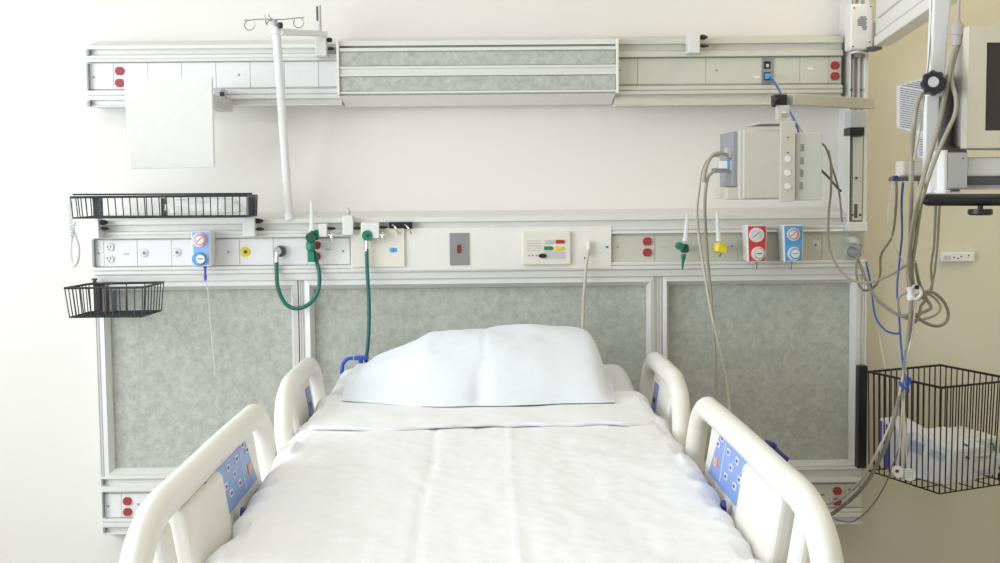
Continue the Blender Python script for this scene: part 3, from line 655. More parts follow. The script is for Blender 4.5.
def flow(label, tx0, ty0, tx1, ty1, body, bx, by, br, knob, kx_, ky_, kr, tail=None, tailm=None, extra=None):
    Yf = -.15; t = thing('flowmeter', label, 'flowmeter', P(bx, by+br, Yf)); k = mpp(Yf)
    a, b = P(tx1, ty1, Yf), P(tx0, ty0, Yf)
    mb = MB().m(GLASSG); mb.lathe(a, b-a, [(0, 2.6*k), ((b-a).length*.55, 2.2*k), ((b-a).length*.93, 1.5*k), ((b-a).length, 1.0*k)], 14); mb.build('sight_tube', None, t, smooth=True, label='clear tapered sight tube')
    mb = MB().m(body); mb.lathe(P(bx, by+br, Yf), (0, 0, 1), [(0, br*.55*k), (br*.3*k, br*k*.95), (br*1.5*k, br*k), (br*2*k, br*.7*k)], 18); mb.cyl(P(bx, by, Yf), P(bx, by, -.09), br*.6*k)
    mb.build('body', None, t, smooth=True)
    c_ = P(kx_, ky_, Yf-.01); mb = MB().m(knob); n = 24; rr = kr*k
    mb.prism([((rr if i % 2 else rr*.9)*math.cos(2*PI*i/n), (rr if i % 2 else rr*.9)*math.sin(2*PI*i/n)) for i in range(n)], lambda x, z: (c_.x+x, c_.y+.012, c_.z+z), lambda x, z: (c_.x+x*.9, c_.y-.014, c_.z+z*.9)); mb.build('knob', None, t)
    mb = MB().m(WHITEP); mb.cyl(P(tx1, ty1+.6, Yf), P(tx1, ty1-1.6, Yf), 3*k); mb.build('collar', None, t, smooth=True)
    if tail:
        mb = MB().m(tailm); p, q = P(tail[0], tail[1], Yf), P(tail[2], tail[3], Yf); mb.lathe(p, q-p, [(0, 2.4*k), ((q-p).length*.3, 2.5*k), ((q-p).length*.35, 1.6*k), ((q-p).length, .7*k)], 12); mb.build('barb', None, t, smooth=True)
    return t
f1 = flow('green oxygen flowmeter with a green hose, left of the pillow', 311.6, 201, 311.8, 230, GREEN, 311, 246, 5, GREEND, 310.6, 237.4, 5.2)
mb = MB(); mb.disc(316, 234.8, -.1, 5.4, .03, GREEN); mb.m(GREEN).px(308, 249, 314, 262, -.15, -.12); mb.build('outlet_body', None, f1, smooth=True)
flow('dark green flowmeter with a pointed green outlet, right side', 687.4, 213.4, 685.4, 240.4, GREEND, 684.6, 248.4, 4.4, GREEN, 679.6, 246, 4.4, (683.6, 254, 682.4, 270), GREEN)
flow('yellow medical air flowmeter left of the red regulator', 716.8, 212, 718.8, 240.2, YEL, 719, 247.6, 5, YEL, 722, 248.6, 4.8, (720, 253, 720, 257), STEEL)
def hose(name, label, pts, r, m_, cat='hose', Y=None, n=10):
    mb = MB(); mb.tube([P(*p) if len(p) == 3 else P(p[0], p[1], Y) for p in pts], r, n)
    return tag(mb.build(name, m_, None, smooth=True), label, cat)
# coupler with U hose
CP = thing('hose_coupler', 'dark round gas plug with metal collar at the left hose end', 'coupler', P(281, 257, -.1))
mb = MB(); mb.disc(281, 251, -.088, 5.6, .022, DGREY, 24); mb.build('body', None, CP, smooth=True)
mb = MB(); mb.disc(278, 251, -.11, 4.2, .016, CHROME, 20); mb.m(CHROME).cyl(P(277, 252, -.12), P(276.6, 262, -.12), .007); mb.build('collar', None, CP, smooth=True, label='shiny metal collar')
hose('rubber_hose', 'green rubber hose hanging in a U between plug and flowmeter', [(276.6, 261, -.12), (276.6, 272), (278, 288), (285, 303, -.12), (296, 308.6), (309, 304), (318, 291), (319.4, 275), (316.8, 262), (314.6, 252, -.14)], 2.05*mpp(-.12), HOSEG, Y=-.12)
CQ = thing('hose_coupler', 'green round wall coupling with a straight green hose below', 'coupler', P(368, 241, -.15))
mb = MB(); mb.disc(368, 235.2, -.12, 5.6, .035, GREEN, 24, r2=5.2); mb.disc(368, 235.2, -.156, 1.8, .004, GREEND); mb.build('body', None, CQ, smooth=True)
mb = MB().m(CHROME).cyl(P(367, 240, -.14), P(366.6, 251, -.14), .0055); mb.build('collar', None, CQ, smooth=True)
hose('rubber_hose', 'straight green rubber hose hanging down behind the left of the bed', [(366.8, 249, -.14), (367.2, 270, -.135), (369, 305, -.13), (368.6, 335, -.13), (366.8, 354, -.13), (366, 362, -.13)], 1.9*mpp(-.14), HOSEG)
BH = thing('hose_hook', 'blue plastic bracket end behind the left of the pillow', 'bracket', P(355, 373, -.16))
mb = MB(); mb.tube([P(341.6, 374, -.16), P(343, 364, -.16), P(347.6, 359, -.16), P(353, 358, -.16)], .006, 10); mb.build('curved_tube', BLUED, BH, smooth=True)
mb = MB().m(BLUED); mb.px(354, 356.6, 368, 360.4, -.17, -.14); mb.px(358.6, 359, 362.6, 376, -.168, -.145); mb.build('fitting', None, BH, bevel=.002)

# call cord with plug
CD = thing('call_cord', 'cream plug and cord hanging behind the pillow right end', 'cord', P(588, 257, -.11))
mb = MB().m(CREAML); mb.lathe(P(588.6, 255.6, -.122), (0, 0, 1), [(0, .006), (.008, .009), (.04, .009), (.046, .006), (.048, .003)], 14); mb.build('plug', None, CD, smooth=True)
mb = MB(); mb.tube([P(588.2, 250, -.128), P(586.6, 262, -.135), P(584.6, 285, -.12), P(583.2, 310, -.1), P(582.4, 336, -.1), P(582, 352, -.1)], .0052, 8); mb.build('cord', CABLEW, CD, smooth=True)

# plugs at the right end of the middle rail
def plug(label, x, y, r, m_):
    t = MB(); c_ = P(x, y, YP); k = mpp(YP); t.m(CREAM).cyl(c_, c_+Vector((0, -.012, 0)), r*k*1.02); t.m(m_).lathe(c_+Vector((0, -.012, 0)), (.25, -1, -.15), [(0, r*k), (.03, r*k*.95), (.036, r*k*.5), (.05, r*k*.4)], 18)
    return tag(t.build('power_plug', None, None, smooth=True), label, 'plug')
plug('light grey round plug, upper of two by the column foot', 848.6, 239.4, 4.6, LGREY); plug('grey round plug, lower of two by the column foot', 849.8, 251.4, 5.2, GREY)

# ------------------------------------------------------------------ bedside monitor on the boom (right edge)
YQ = -1.15
TV = thing('bedside_monitor', 'cream boxy bedside monitor with dark screen at the right edge', 'monitor', P(968, 180, YQ))
# vented tapering rear shell, seen from the side
fr = [P(x, y, YQ+.16-(x-896)*.00325) for x, y in ((896, 86), (919, 78.6), (936, 72), (936, 164), (917.6, 158), (916.6, 134), (896, 128.4))]
back = [v+Vector((.14, .16, 0)) for v in fr]
mb = MB().m(LGREY); A_ = [mb.bm.verts.new(v) for v in fr]; B_ = [mb.bm.verts.new(v) for v in back]
mb._f(A_); mb._f(B_[::-1])
for i in range(7): mb._f([A_[i], B_[i], B_[(i+1) % 7], A_[(i+1) % 7]])
vent_col = mat('monitor_grey', (.52, .50, .50), .45); mb.mats = [vent_col]
mb.build('rear_shell', vent_col, TV, bevel=.004, seg=2)
mb = MB().m(DGREY)
def YV(x): return YQ+.16-(x-896)*.00325-.0012
for i in range(18):
    y = 88+i*2.25
    x0v = 900+ (0 if y > 87 else 4); x1v = 930.5
    if i < 4: x1v = 906+ i*0+ (y-80)*1.5 + 4
    ya = lambda x, y=y: y+(x-900)*.17 - (0)
    if ya(x1v) > 129+ (x1v-900)*.3: continue
    for x in (x0v,):
        n = 6; 
        for j in range(n):
            a, b = x0v+(x1v-x0v)*j/n+.3, x0v+(x1v-x0v)*(j+1)/n-.3
            p, q = P(a, ya(a), YV(a)), P(b, ya(b), YV(b)); mb.tube([p, q], .0011, 4, smooth=False)
for i in range(7):
    y = 82.5+i*0; 
for i, y in enumerate((80.5, 82.6, 84.7, 86.8)):
    xs = 917-i*5; p, q = P(xs, y+ (xs-900)*.17-2, YV(xs)), P(931, y+(931-900)*.17-2, YV(931)); mb.tube([p, q], .0011, 4, smooth=False)
for i in range(7):
    y = 139+i*2.6; p, q = P(919.6, y, YV(920)), P(930.5, y+1.6, YV(930)); mb.tube([p, q], .0011, 4, smooth=False)
mb.build('vent_slots', None, TV)
# main case: side and front bezel
lz0, lz1 = ZZ(966, 151, YQ), ZZ(966, 29, YQ)
xs_ = XX(966, 90, YQ-.05); 
mb = MB().m(vent_col)
mb.hexa([Vector((xs_, YQ-.05, lz0)), Vector((xs_+.36, YQ-.02, lz0-.004)), Vector((xs_+.36, YQ-.02, lz1)), Vector((xs_, YQ-.05, lz1)),
         Vector((xs_+.07, YQ+.26, lz0+.02)), Vector((xs_+.34, YQ+.26, lz0+.02)), Vector((xs_+.34, YQ+.26, lz1-.02)), Vector((xs_+.07, YQ+.26, lz1-.04))])
mb.build('case', None, TV, bevel=.012, seg=4)
mb = MB().m(mat('bezel_cream', (.70, .66, .53), .45))
yb0 = YQ-.075
X0, X1 = XX(968, 90, yb0), xs_+.36
sx0 = XX(986, 90, yb0); sz0, sz1 = ZZ(990, 130.6, yb0), ZZ(990, 42.4, yb0)
mb.box(X0, sx0, yb0, YQ-.04, lz0+.004, lz1-.004); mb.box(sx0, X1, yb0, YQ-.04, sz1, lz1-.004); mb.box(sx0, X1, yb0, YQ-.04, lz0+.004, sz0); mb.box(X1-.05, X1, yb0, YQ-.04, sz0, sz1)
mb.build('bezel', None, TV)
mb = MB(); mb.box(sx0-.002, X1-.048, yb0+.012, YQ-.035, sz0-.002, sz1+.002); mb.build('screen', SCREEN, TV)
# tray unit under monitor
TR = thing('monitor_tray', 'white monitor tray with dark edge and black padded handle', 'tray', P(960, 200, YQ))
mb = MB().m(mat('tray_cream', (.60, .57, .48), .5)); mb.px(902, 160.5, 945, 177, YQ+.1, YQ+.15); mb.m(WHITEP).px(966, 157, 1040, 176.6, YQ-.04, YQ+.26)
mb.build('tray_body', None, TR, bevel=.006)
mb = MB().m(DGREY); mb.px(892.4, 176.6, 928, 181, YQ+.09, YQ+.12); mb.px(966.6, 176.8, 1040, 184.6, YQ-.045, YQ+.26); mb.m(NAVY).px(894, 175.6, 898.6, 179, YQ+.082, YQ+.1); mb.build('tray_edge', None, TR, bevel=.002)
mb = MB().m(WHITEP); mb.px(926, 95, 938.6, 175, YQ+.02, YQ+.04); mb.px(930, 160, 946, 193, YQ-.02, YQ+.03); mb.px(930, 186, 945, 193, YQ+.02, YQ+.06)
mb.px(944, 150, 947.6, 193, YQ-.06, YQ+.06); mb.px(945, 190, 962, 193.4, YQ-.08, YQ+.05)
mb.build('support_plate', None, TR, bevel=.002)
mb = MB().m(LGREY); mb.px(948, 152.6, 967.4, 188, YQ-.06, YQ+.1); mb.disc(962.6, 158.4, YQ-.058, .9, .004, DGREY, 8); mb.m(WHITEP).px(967.4, 184.6, 1040, 189.4, YQ-.02, YQ+.2); mb.m(DGREY).px(950, 189, 960, 192, YQ-.08, YQ); mb.build('channel_bracket', None, TR, bevel=.002)
mb = MB(); k = mpp(YQ-.1); mb.lathe(P(922, 200, YQ-.1), Vector((1, 0, -.008)), [(0, .004), (.004, 4.2*k), (.012, 6*k), (.3, 6.2*k)], 20); mb.build('padded_handle', BLACK, TR, smooth=True)
mb = MB().m(BLACK); mb.lathe(P(980.4, 205, YQ-.1), (0, 0, -1), [(0, .006), (.009, .006), (.009, .026), (.020, .027), (.023, .022)], 16); mb.build('clamp_knob', None, TR, smooth=True)
# pole from boom
PO = thing('drop_pole', 'white flat drop pole with big black knob hanging from the boom', 'pole', P(935, 95, YQ))
mb = MB().m(WHITEP); mb.hexa([P(929.8, 96, YQ), P(944, 96, YQ), P(951.6, -6, YQ), P(934, -6, YQ)]+[v+Vector((0, .03, 0)) for v in (P(929.8, 96, YQ), P(944, 96, YQ), P(951.6, -6, YQ), P(934, -6, YQ))]); mb.build('flat_tube', None, PO, bevel=.004)
c_ = P(933, 83.6, YQ-.045); k = mpp(YQ); n = 32
mb = MB().m(BLACK); ax = Vector((-.35, -1, 0)).normalized(); uu = Vector((ax.y, -ax.x, 0)).normalized()*-1; vv = Vector((0, 0, 1))
rg = lambda rr, d: [c_+ax*d+(uu*math.cos(2*PI*i/n)+vv*math.sin(2*PI*i/n))*rr*k*(1 if (i % 4) < 2 else .9) for i in range(n)]
mb.rings([rg(11, -.045), rg(11, -.012), rg(9, -.010), rg(9.8, .004), rg(12, .010), rg(12, .034), rg(10.4, .042)]); mb.build('knob', None, PO, smooth=True)
mb = MB().m(LGREY).cyl(c_+ax*.042, c_+ax*.046, 5.2*k, 4.8*k, 20); mb.build('knob_cap', None, PO, smooth=True)
# inline connector
CN = thing('cable_connector', 'grey cable connector block beside the white drop pole', 'connector', P(956, 46, YQ))
mb = MB().m(GREY); k = mpp(YQ-.02); mb.lathe(P(956.6, 45.5, YQ-.03), P(957.8, 22, YQ-.03)-P(956.6, 45.5, YQ-.03), [(0, 4.6*k), (10*k, 5.2*k), (10.4*k, 6.2*k), (20*k, 6.2*k), (24*k, 2.4*k), (40*k, 1.6*k), (60*k, 1.4*k)], 16)
mb.mats = [mat('connector_grey', (.45, .42, .42), .5)]; mb.build('body', None, CN, smooth=True)

# ------------------------------------------------------------------ cables
def cable(label, pts, r, m_, name='cable', closed=False):
    mb = MB(); mb.tube([P(*p) for p in pts], r*.87, 8, closed=closed)
    return tag(mb.build(name, m_, None, smooth=True), label, 'cable')
cable('beige cable from the connector past the black knob down to the knot', [(956, 46, -1.19), (951, 62, -1.2), (948, 80, -1.22), (944, 100, -1.2), (938, 128, -1.22), (931, 152, -1.24), (922, 182, -1.28), (917, 205, -1.28), (911, 240, -.9), (908, 275, -.6), (911, 292, -.5)], .0062, CABLE)
cable('second beige cable from the connector bulging right beside the monitor', [(958, 46, -1.18), (953, 66, -1.2), (952, 82, -1.22), (956, 98, -1.24), (955, 114, -1.24), (947, 132, -1.25), (935, 160, -1.26), (926, 186, -1.28), (920, 210, -1.2), (916, 240, -.9), (912, 270, -.62), (914, 288, -.5)], .0058, CABLE)
cable('grey cable running from under the black knob straight down', [(922, 92, -1.2), (917, 104, -1.2), (914, 125, -1.2), (912, 150, -1.15), (911, 200, -1.1), (910, 250, -.8), (909, 288, -.5)], .0068, CABLE)
cable('thin cream cable beside the vented monitor shell', [(924, 96, -1.2), (921, 118, -1.2), (918, 140, -1.2), (912, 175, -1.1), (910.4, 210, -1.0), (908, 262, -.7), (910, 292, -.5)], .0036, CABLEW)
cable('thin dark cable along the left edge of the drop pole', [(932, 0, -1.14), (931, 30, -1.14), (929, 60, -1.15), (927.4, 74, -1.16)], .0018, CABLEG)
cable('grey cable pair strand down behind the black padded handle, left', [(936, 196, -1.0), (935.4, 215, -.9), (934, 245, -.5), (931, 268, -.3), (932, 288, -.2), (926, 296, -.2)], .0042, CABLE)
cable('grey cable pair strand down behind the black padded handle, right', [(940, 196, -1.0), (938.6, 222, -.9), (937, 250, -.5), (934, 275, -.3), (929, 292, -.2), (918, 300, -.2)], .0042, CABLE)
cable('thin grey cable from the tray left end curving to the column foot', [(896, 178, -.98), (896, 205, -.9), (892, 236, -.5), (881, 255, -.3), (880, 275, -.22), (874, 287, -.2), (863, 290, -.2), (857, 278, -.2), (857, 262, -.18), (862, 245, -.16)], .0042, CABLEG)
cable('blue cable hanging from the tray and passing the knot', [(903, 183, -.98), (901.6, 205, -.9), (902, 235, -.6), (899.4, 262, -.45), (897, 290, -.45), (899, 315, -.45), (901, 345, -.45), (903.6, 372, -.46), (902, 384, -.46), (908, 390, -.46)], .0036, BLUEC)
cable('short blue cable looping from the rail end to the long blue cable', [(866, 262, -.15), (871, 285, -.2), (872.6, 300, -.25), (876, 318, -.3), (885, 330, -.4), (894, 333.4, -.44), (901, 333, -.45)], .0036, BLUEC)
cable('thin clear tube dangling at the tray left end', [(893, 182, -.98), (889, 205, -.9), (888, 225, -.8), (893, 240, -.6), (897, 252, -.5), (903, 262, -.45)], .0028, CLEAR, 'clear_tube')
cable('beige cable from the monitor box sagging right to the knot', [(828, 150, -.35), (831, 165, -.33), (831, 190, -.3), (828.6, 215, -.25), (829, 245, -.2), (836, 264, -.2), (850, 279, -.22), (868, 282.6, -.28), (888, 276, -.36), (905, 266, -.44), (911, 262, -.5)], .0044, CABLE)
cable('dark grey cable from the monitor box rear to the column, upper', [(820, 143, -.36), (826, 148, -.34), (833, 170, -.26), (839, 192, -.18), (842, 222, -.16)], .0036, CABLEG)
cable('dark grey cable from the monitor box rear to the column, lower', [(820, 169, -.36), (829, 178, -.3), (837.5, 188, -.17), (841, 191, -.15)], .0042, DGREY)
cable('thick grey cable from the lower round plug down to the knot', [(855, 254, -.15), (860, 264, -.18), (866, 280, -.2), (876, 298, -.28), (890, 310, -.4), (902, 316, -.5), (914, 313, -.52)], .0058, CABLEG)
cable('grey looping cable making the large ring right of the knot', [(914, 298, -.5), (924, 292, -.48), (934, 293, -.46), (944, 302, -.45), (948.4, 314, -.45), (945, 323, -.46), (936, 326, -.47), (924, 322, -.49), (914, 314, -.5)], .0054, CABLEG)
cable('second looping cable making the smaller ring right of the knot', [(912, 300, -.5), (922, 293, -.47), (932, 296, -.45), (940, 305, -.45), (938, 313, -.46), (928, 318, -.47), (914, 320, -.48), (902, 316, -.48), (898, 304, -.48), (900, 296, -.49), (908, 292, -.5)], .0042, CABLE)
cable('short bundle loop tucked under the knot', [(910, 316, -.52), (915, 322, -.52), (919, 316, -.52), (921, 306, -.52), (925, 300, -.52), (918, 296, -.52), (912, 300, -.52)], .0050, CABLEG)
cable('grey cable from the knot turning back at a sharp bend', [(915, 262, -.6), (919, 282, -.53), (926, 298, -.52), (931, 307, -.52), (926, 311, -.52), (916, 315, -.52), (908, 318, -.51)], .0056, CABLEG)
cable('thick grey cable falling from the knot across the basket to the lowest rail', [(912, 294, -.53), (910, 320, -.53), (907, 350, -.53), (901, 385, -.56), (894, 420, -.6), (884, 450, -.6), (868, 480, -.55), (850, 500, -.45), (829, 516.4, -.3)], .0068, CABLEG)
cable('cream cable beside the thick grey one crossing the basket', [(917, 294, -.53), (914, 315, -.53), (911, 340, -.53), (904, 372, -.56), (897, 404, -.58), (890, 425, -.6), (874, 458, -.6), (858, 484, -.5), (838, 500, -.35), (815, 508, -.2)], .0046, CABLEW)
cable('thin grey cable looping under the basket to the lowest rail', [(905, 350, -.55), (903, 400, -.58), (901, 440, -.6), (893, 465, -.55), (884, 487, -.45), (870, 508, -.35), (853, 521.4, -.3), (838, 520, -.28), (829, 517, -.28)], .0026, CABLEG)
cable('thin white cable down the wall left of the basket top', [(868, 290, -.12), (876, 318, -.1), (881, 345, -.1), (886, 372, -.14), (890, 400, -.2)], .0026, CABLEW)
# knot clip
KN = thing('cable_clip', 'white cable clip with black eye holding the bundle of cables', 'clip', P(913, 299, -.55))
mb = MB().m(WHITEP); mb.lathe(P(911, 300, -.56), P(910, 285, -.56)-P(911, 300, -.56), [(0, .010), (.012, .012), (.024, .008), (.034, .012), (.038, .006)], 14)
mb.tube([P(913, 286, -.57), P(919, 288, -.57), P(921, 294, -.57), (P(916, 299, -.57)), P(911, 297, -.57)], .005, 8); mb.build('clip_body', None, KN, smooth=True)
mb = MB(); mb.disc(916.4, 287.2, -.575, 2.2, .006, BLACK, 14); mb.build('eye', None, KN, smooth=True)
mb = MB(); mb.tube([P(899, 382, -.57), P(904, 388, -.58), P(909, 384, -.58), P(910, 378, -.57)], .004, 8); mb.tube([P(905, 374, -.57), P(907, 382, -.585), P(908.5, 392, -.57)], .0035, 8); tag(mb.build('cable_tie', BLUED, None, smooth=True), 'blue tie around the cables at the basket rim', 'cable tie')
# lead block hanging in front of the basket
LD = thing('lead_block', 'white round lead connector dangling in front of the right basket', 'connector', P(903, 480, -.62))
mb = MB(); 
for x, y, r in ((897, 471, 6), (908, 474, 6.4)): mb.disc(x, y, -.60, r, .018, WHITEP, 22, r2=r*.9)
mb.build('discs', None, LD, smooth=True)
mb = MB()
for i in range(5):
    for j in range(4): mb.disc(903.8+i*2.1, 470.4+j*2.2, -.6185, .55, .0012, GREY, 6)
mb.disc(897, 471, -.618, 1.8, .002, REDD, 12)
mb.build('sockets', None, LD)
mb = MB()
for dx in (-3, 0, 3): mb.tube([P(903+dx*.2, 392, -.57), P(903+dx*.6, 420, -.6), P(903+dx, 445, -.61), P(902+dx*1.6, 468, -.61)], .0022, 6)
mb.build('leads', CABLEW, LD, smooth=True)

cable('beige cable from the monitor box plugs hanging straight in front of the right panel', [(716, 170, -.5), (708, 178, -.5), (705, 200, -.48), (705.6, 230, -.42), (708.6, 270, -.36), (711.4, 300, -.34), (714, 340, -.34), (716, 380, -.36), (717, 414, -.4)], .0052, CABLE)
cable('white cable from the monitor box plugs swinging towards the bed rail', [(720, 156, -.5), (710, 157, -.5), (702, 168, -.5), (699, 190, -.48), (697, 215, -.42), (701, 250, -.36), (709, 300, -.34), (717, 340, -.34), (724, 370, -.34), (728.6, 400, -.36), (729, 420, -.4)], .0046, CABLEW)
cable('short thick cable bend at the monitor box plugs', [(727, 155, -.5), (718, 153, -.51), (711, 157, -.51), (706, 168, -.51), (704, 182, -.5)], .0060, CABLE)
cable('blue and grey data cable from the wall jack over the swing arm', [(769, 76, -.1), (774, 82, -.14), (780, 92, -.2), (788, 108, -.3), (795, 122, -.34), (799, 133, -.34)], .0036, BLUEC)
cable('pale data cable beside the blue one at the wall jack', [(771, 77, -.1), (777, 84, -.14), (784, 98, -.22), (793, 116, -.32), (802, 132, -.34)], .0030, CABLEW)
MB_ = MB().m(BLUEF).px(765.5, 73.4, 771.4, 79, -.108, -.09); tag(MB_.build('data_plug', None, None, bevel=.001), 'bright blue data plug in the lower wall jack', 'plug')
# outlet strip on the right wall part
OS = thing('wall_socket_strip', 'small white socket strip on the yellow wall above the basket', 'socket strip', P(957, 262, 0))
MB().m(WHITEP).px(941.6, 252, 974.6, 261.6, -.018, 0).build('strip_body', None, OS, bevel=.003)
mb = MB()
for x, y in ((954, 257.4), (961, 256.4), (968.5, 255.4), (958, 258.4)): mb.disc(x, y, -.0175, .8, .003, DGREY, 8)
mb.m(LGREY).px(944, 255.6, 951, 259.8, -.0195, -.016); mb.build('sockets', None, OS)

# ------------------------------------------------------------------ bed
def ztop(Zd):
    K = [(1.2, .786), (2.04, .787), (2.89, .823), (3.3, .850), (3.62, .872)]
    if Zd <= K[0][0]: return K[0][1]
    for (a, b), (c, d) in zip(K[:-1], K[1:]):
        if Zd <= c:
            t = (Zd-a)/(c-a); return b+(d-b)*t
    return K[-1][1]
BED = thing('hospital_bed', 'white hospital bed with four cream moulded side rails', 'bed', (0, -2.4, 0))
ZH, ZFt = 3.60, 1.42
mb = MB().m(LGREY); mb.box(-.42, .42, ZFt-D+.05, ZH-D-.02, .52, .57); mb.box(-.36, .36, ZFt-D+.2, ZH-D-.2, .30, .36)
for x in (-.34, .30): mb.box(x, x+.04, ZFt-D+.25, ZFt-D+.33, .12, .55); mb.box(x, x+.04, ZH-D-.45, ZH-D-.37, .12, .55)
mb.build('frame', None, BED, bevel=.006)
for x in (-.33, .33):
    for y in (ZFt-D+.28, ZH-D-.42):
        mb = MB().m(DGREY).lathe((x-.015, y, .075), (1, 0, 0), [(0, .05), (.004, .072), (.026, .072), (.03, .05)], 24); mb.m(LGREY).box(x-.02, x+.02, y-.03, y+.03, .08, .15); mb.build('caster', None, BED, smooth=True)
MB().m(BEDP).box(-.46, .46, ZFt-D-.03, ZFt-D+.01, .40, .74).build('footboard', None, BED, bevel=.015, seg=4)
MB().m(BEDP).box(-.42, .42, ZH-D+.012, ZH-D+.04, .40, .84).build('headboard', None, BED, bevel=.012, seg=4)

def side_rail(s, Zf, Zn, top, head, label):
    """Zf far end, Zn near end (distances from the camera plane)"""
    X = s*.484 if head else (.491 if s > 0 else -.498); yf, yn = Zf-D, Zn-D
    V = lambda y, z, x=X: Vector((x, y, z))
    xo = lambda z: X + s*(z-.80)*.10
    mb = MB().m(BEDP)
    L = yf-yn
    ra, rb = .023, .027
    pts = [(yf+.02, .52), (yf+.015, .66), (yf+.005, top-.12), (yf-.02, top-.055), (yf-.075, top-.026), (yf-.16, top-.022)]
    pts += [(yf-L*.4, top-.020), (yn+L*.35, top-.022)]
    if head: pts += [(yn+.18, top-.028), (yn+.10, top-.055), (yn+.045, top-.12), (yn+.02, .70), (yn+.02, .52)]
    else: pts += [(yn+.24, top-.024), (yn+.13, top-.055), (yn+.055, top-.13), (yn+.01, .70), (yn, .50)]
    mb.tube([V(y, z, xo(z)) for y, z in pts], (ra, rb), 16, ry=(1, 0, 0))
    t = mb.build('side_rail', None, BED, smooth=True, label=label)
    # moulded panel between the hand openings
    if head: u0, u1 = .145, L-.20
    else: u0, u1 = .15, L-.36
    inn = lambda z: (.454 if head else .466)+max(0, z-.74)*.16
    def plate(a, b, zt, zb, thin, off, nm, bev=.010):
        m2 = MB().m(BEDP); q = []
        ya, yb = yf-a, yf-b
        poly = [(inn(zt)+off, zt), (inn(.76)+off, .76), (inn(.6)+off, zb), (inn(.6)+off+thin, zb), (inn(.76)+off+thin, .76), (inn(zt)+off+thin, zt)]
        m2.prism(poly, lambda x, z: (s*x, ya, z), lambda x, z: (s*x, yb, z))
        return m2.build(nm, None, t, bevel=bev, seg=4)
    plate(u0, u1, top-.030, .56, .040, .008, 'moulded_panel')
    if not head:
        plate(u0+.36, u1+.02, top-.045, .56, .04, -.004, 'raised_pad', .014)
        plate(u1+.06, u1+.12, top-.05, .56, .03, .012, 'grip_bar', .014)
    else:
        plate(u1+.05, u1+.095, top-.05, .56, .03, .012, 'grip_bar', .012)
    mb = MB().m(BEDP); mb.box(min(s*.48, s*.53), max(s*.48, s*.53), yn+.02, yf, .50, .58); mb.build('bottom_bar', None, t, bevel=.012, seg=3)
    mb = MB().m(LGREY); mb.box(min(s*.40, s*.50), max(s*.40, s*.50), (yf+yn)/2-.04, (yf+yn)/2+.04, .50, .54); mb.build('hinge_arm', None, t, bevel=.004)
    # control sheet
    def sheet(a, b, za, zb, mm, nm, lift=.0015, notch=False, lab=None):
        m3 = MB().m(mm); n0 = 0.008
        g = lambda u, z: Vector((s*(inn(z)+n0-lift), yf-u, z))
        sk = (.10 if not head else 0)
        if notch: cor = [(a, za), (b-.10, za), (b-.10, zb-.06), (b-.03, zb-.035), (b, zb), (a+.05, zb)]
        else: cor = [(a, za), (b, za), (b, zb), (a, zb)]
        A1 = [m3.bm.verts.new(g(*c_)) for c_ in cor]; B1 = [m3.bm.verts.new(g(*c_)+Vector((s*.004, 0, 0))) for c_ in cor]
        m3._f(A1); m3._f(B1[::-1]); N_ = len(cor)
        for i in range(N_): m3._f([A1[i], B1[i], B1[(i+1) % N_], A1[(i+1) % N_]])
        return m3.build(nm, None, t, label=lab)
    if head:
        sheet(u0+.04, u0+.11, .80, .875, mat('mid_blue_label', (.16, .24, .55), .4), 'control_sheet', lab='small blue control label')
        sheet(u0+.05, u0+.10, .82, .835, NAVY, 'control_button')
    else:
        sheet(.20, .70, .80, top-.046, mat('control_blue', (.20, .33, .68), .35), 'control_sheet', notch=True, lab='pale blue control sheet with buttons')
        sheet(.238, .272, .826, .846, mat('control_orange', (.80, .36, .22), .5), 'control_button', lift=.003, lab='orange button mark')
        for (u, z) in ((.24, .868), (.27, .885), (.46, .845), (.38, .85), (.60, .885), (.34, .872), (.42, .872), (.35, .825), (.43, .825), (.50, .868), (.56, .860)):
            sheet(u, u+.026, z, z+.012, PAPER, 'control_button', lift=.003); sheet(u+.006, u+.02, z+.003, z+.009, NAVY, 'button_symbol', lift=.0036)
        sheet(.315, .319, .81, top-.052, PAPER, 'divider_line', lift=.0025)
        for du, zz_, rr_, mm_ in ((.44, .79, .013, NAVY), (.30, .785, .012, DGREY)):
            MB().m(mm_).lathe(V(yf-du, zz_, s*.469), (-s, 0, 0), [(0, rr_), (.005, rr_*.95), (.008, rr_*.6)], 14).build('rail_knob', None, t, smooth=True, label='dark round knob beside the mattress')
    return t
side_rail(-1, 3.46, 2.82, .938, True, 'left head-end side rail'); side_rail(1, 3.46, 2.82, .942, True, 'right head-end side rail')
side_rail(-1, 2.70, 1.58, .938, False, 'left foot-end side rail with control sheet'); side_rail(1, 2.70, 1.58, .942, False, 'right foot-end side rail with control sheet')
# release handle outside right rail
mb = MB().m(NAVY); mb.tube([P(767, 444.6, -1.55), P(772, 449, -1.53), P(779, 456, -1.52), P(786, 461.6, -1.52)], .010, 10); mb.tube([P(768, 444, -1.55), P(773, 444.6, -1.55), P(775.6, 447.6, -1.55)], .005, 8)
mb.m(LGREY).tube([P(772, 452, -1.54), (.60, -1.55, .70), (.56, -1.55, .54), (.40, -1.55, .53)], .008, 8); mb.build('release_handle', None, BED, smooth=True, label='dark blue handle outside the right rail')

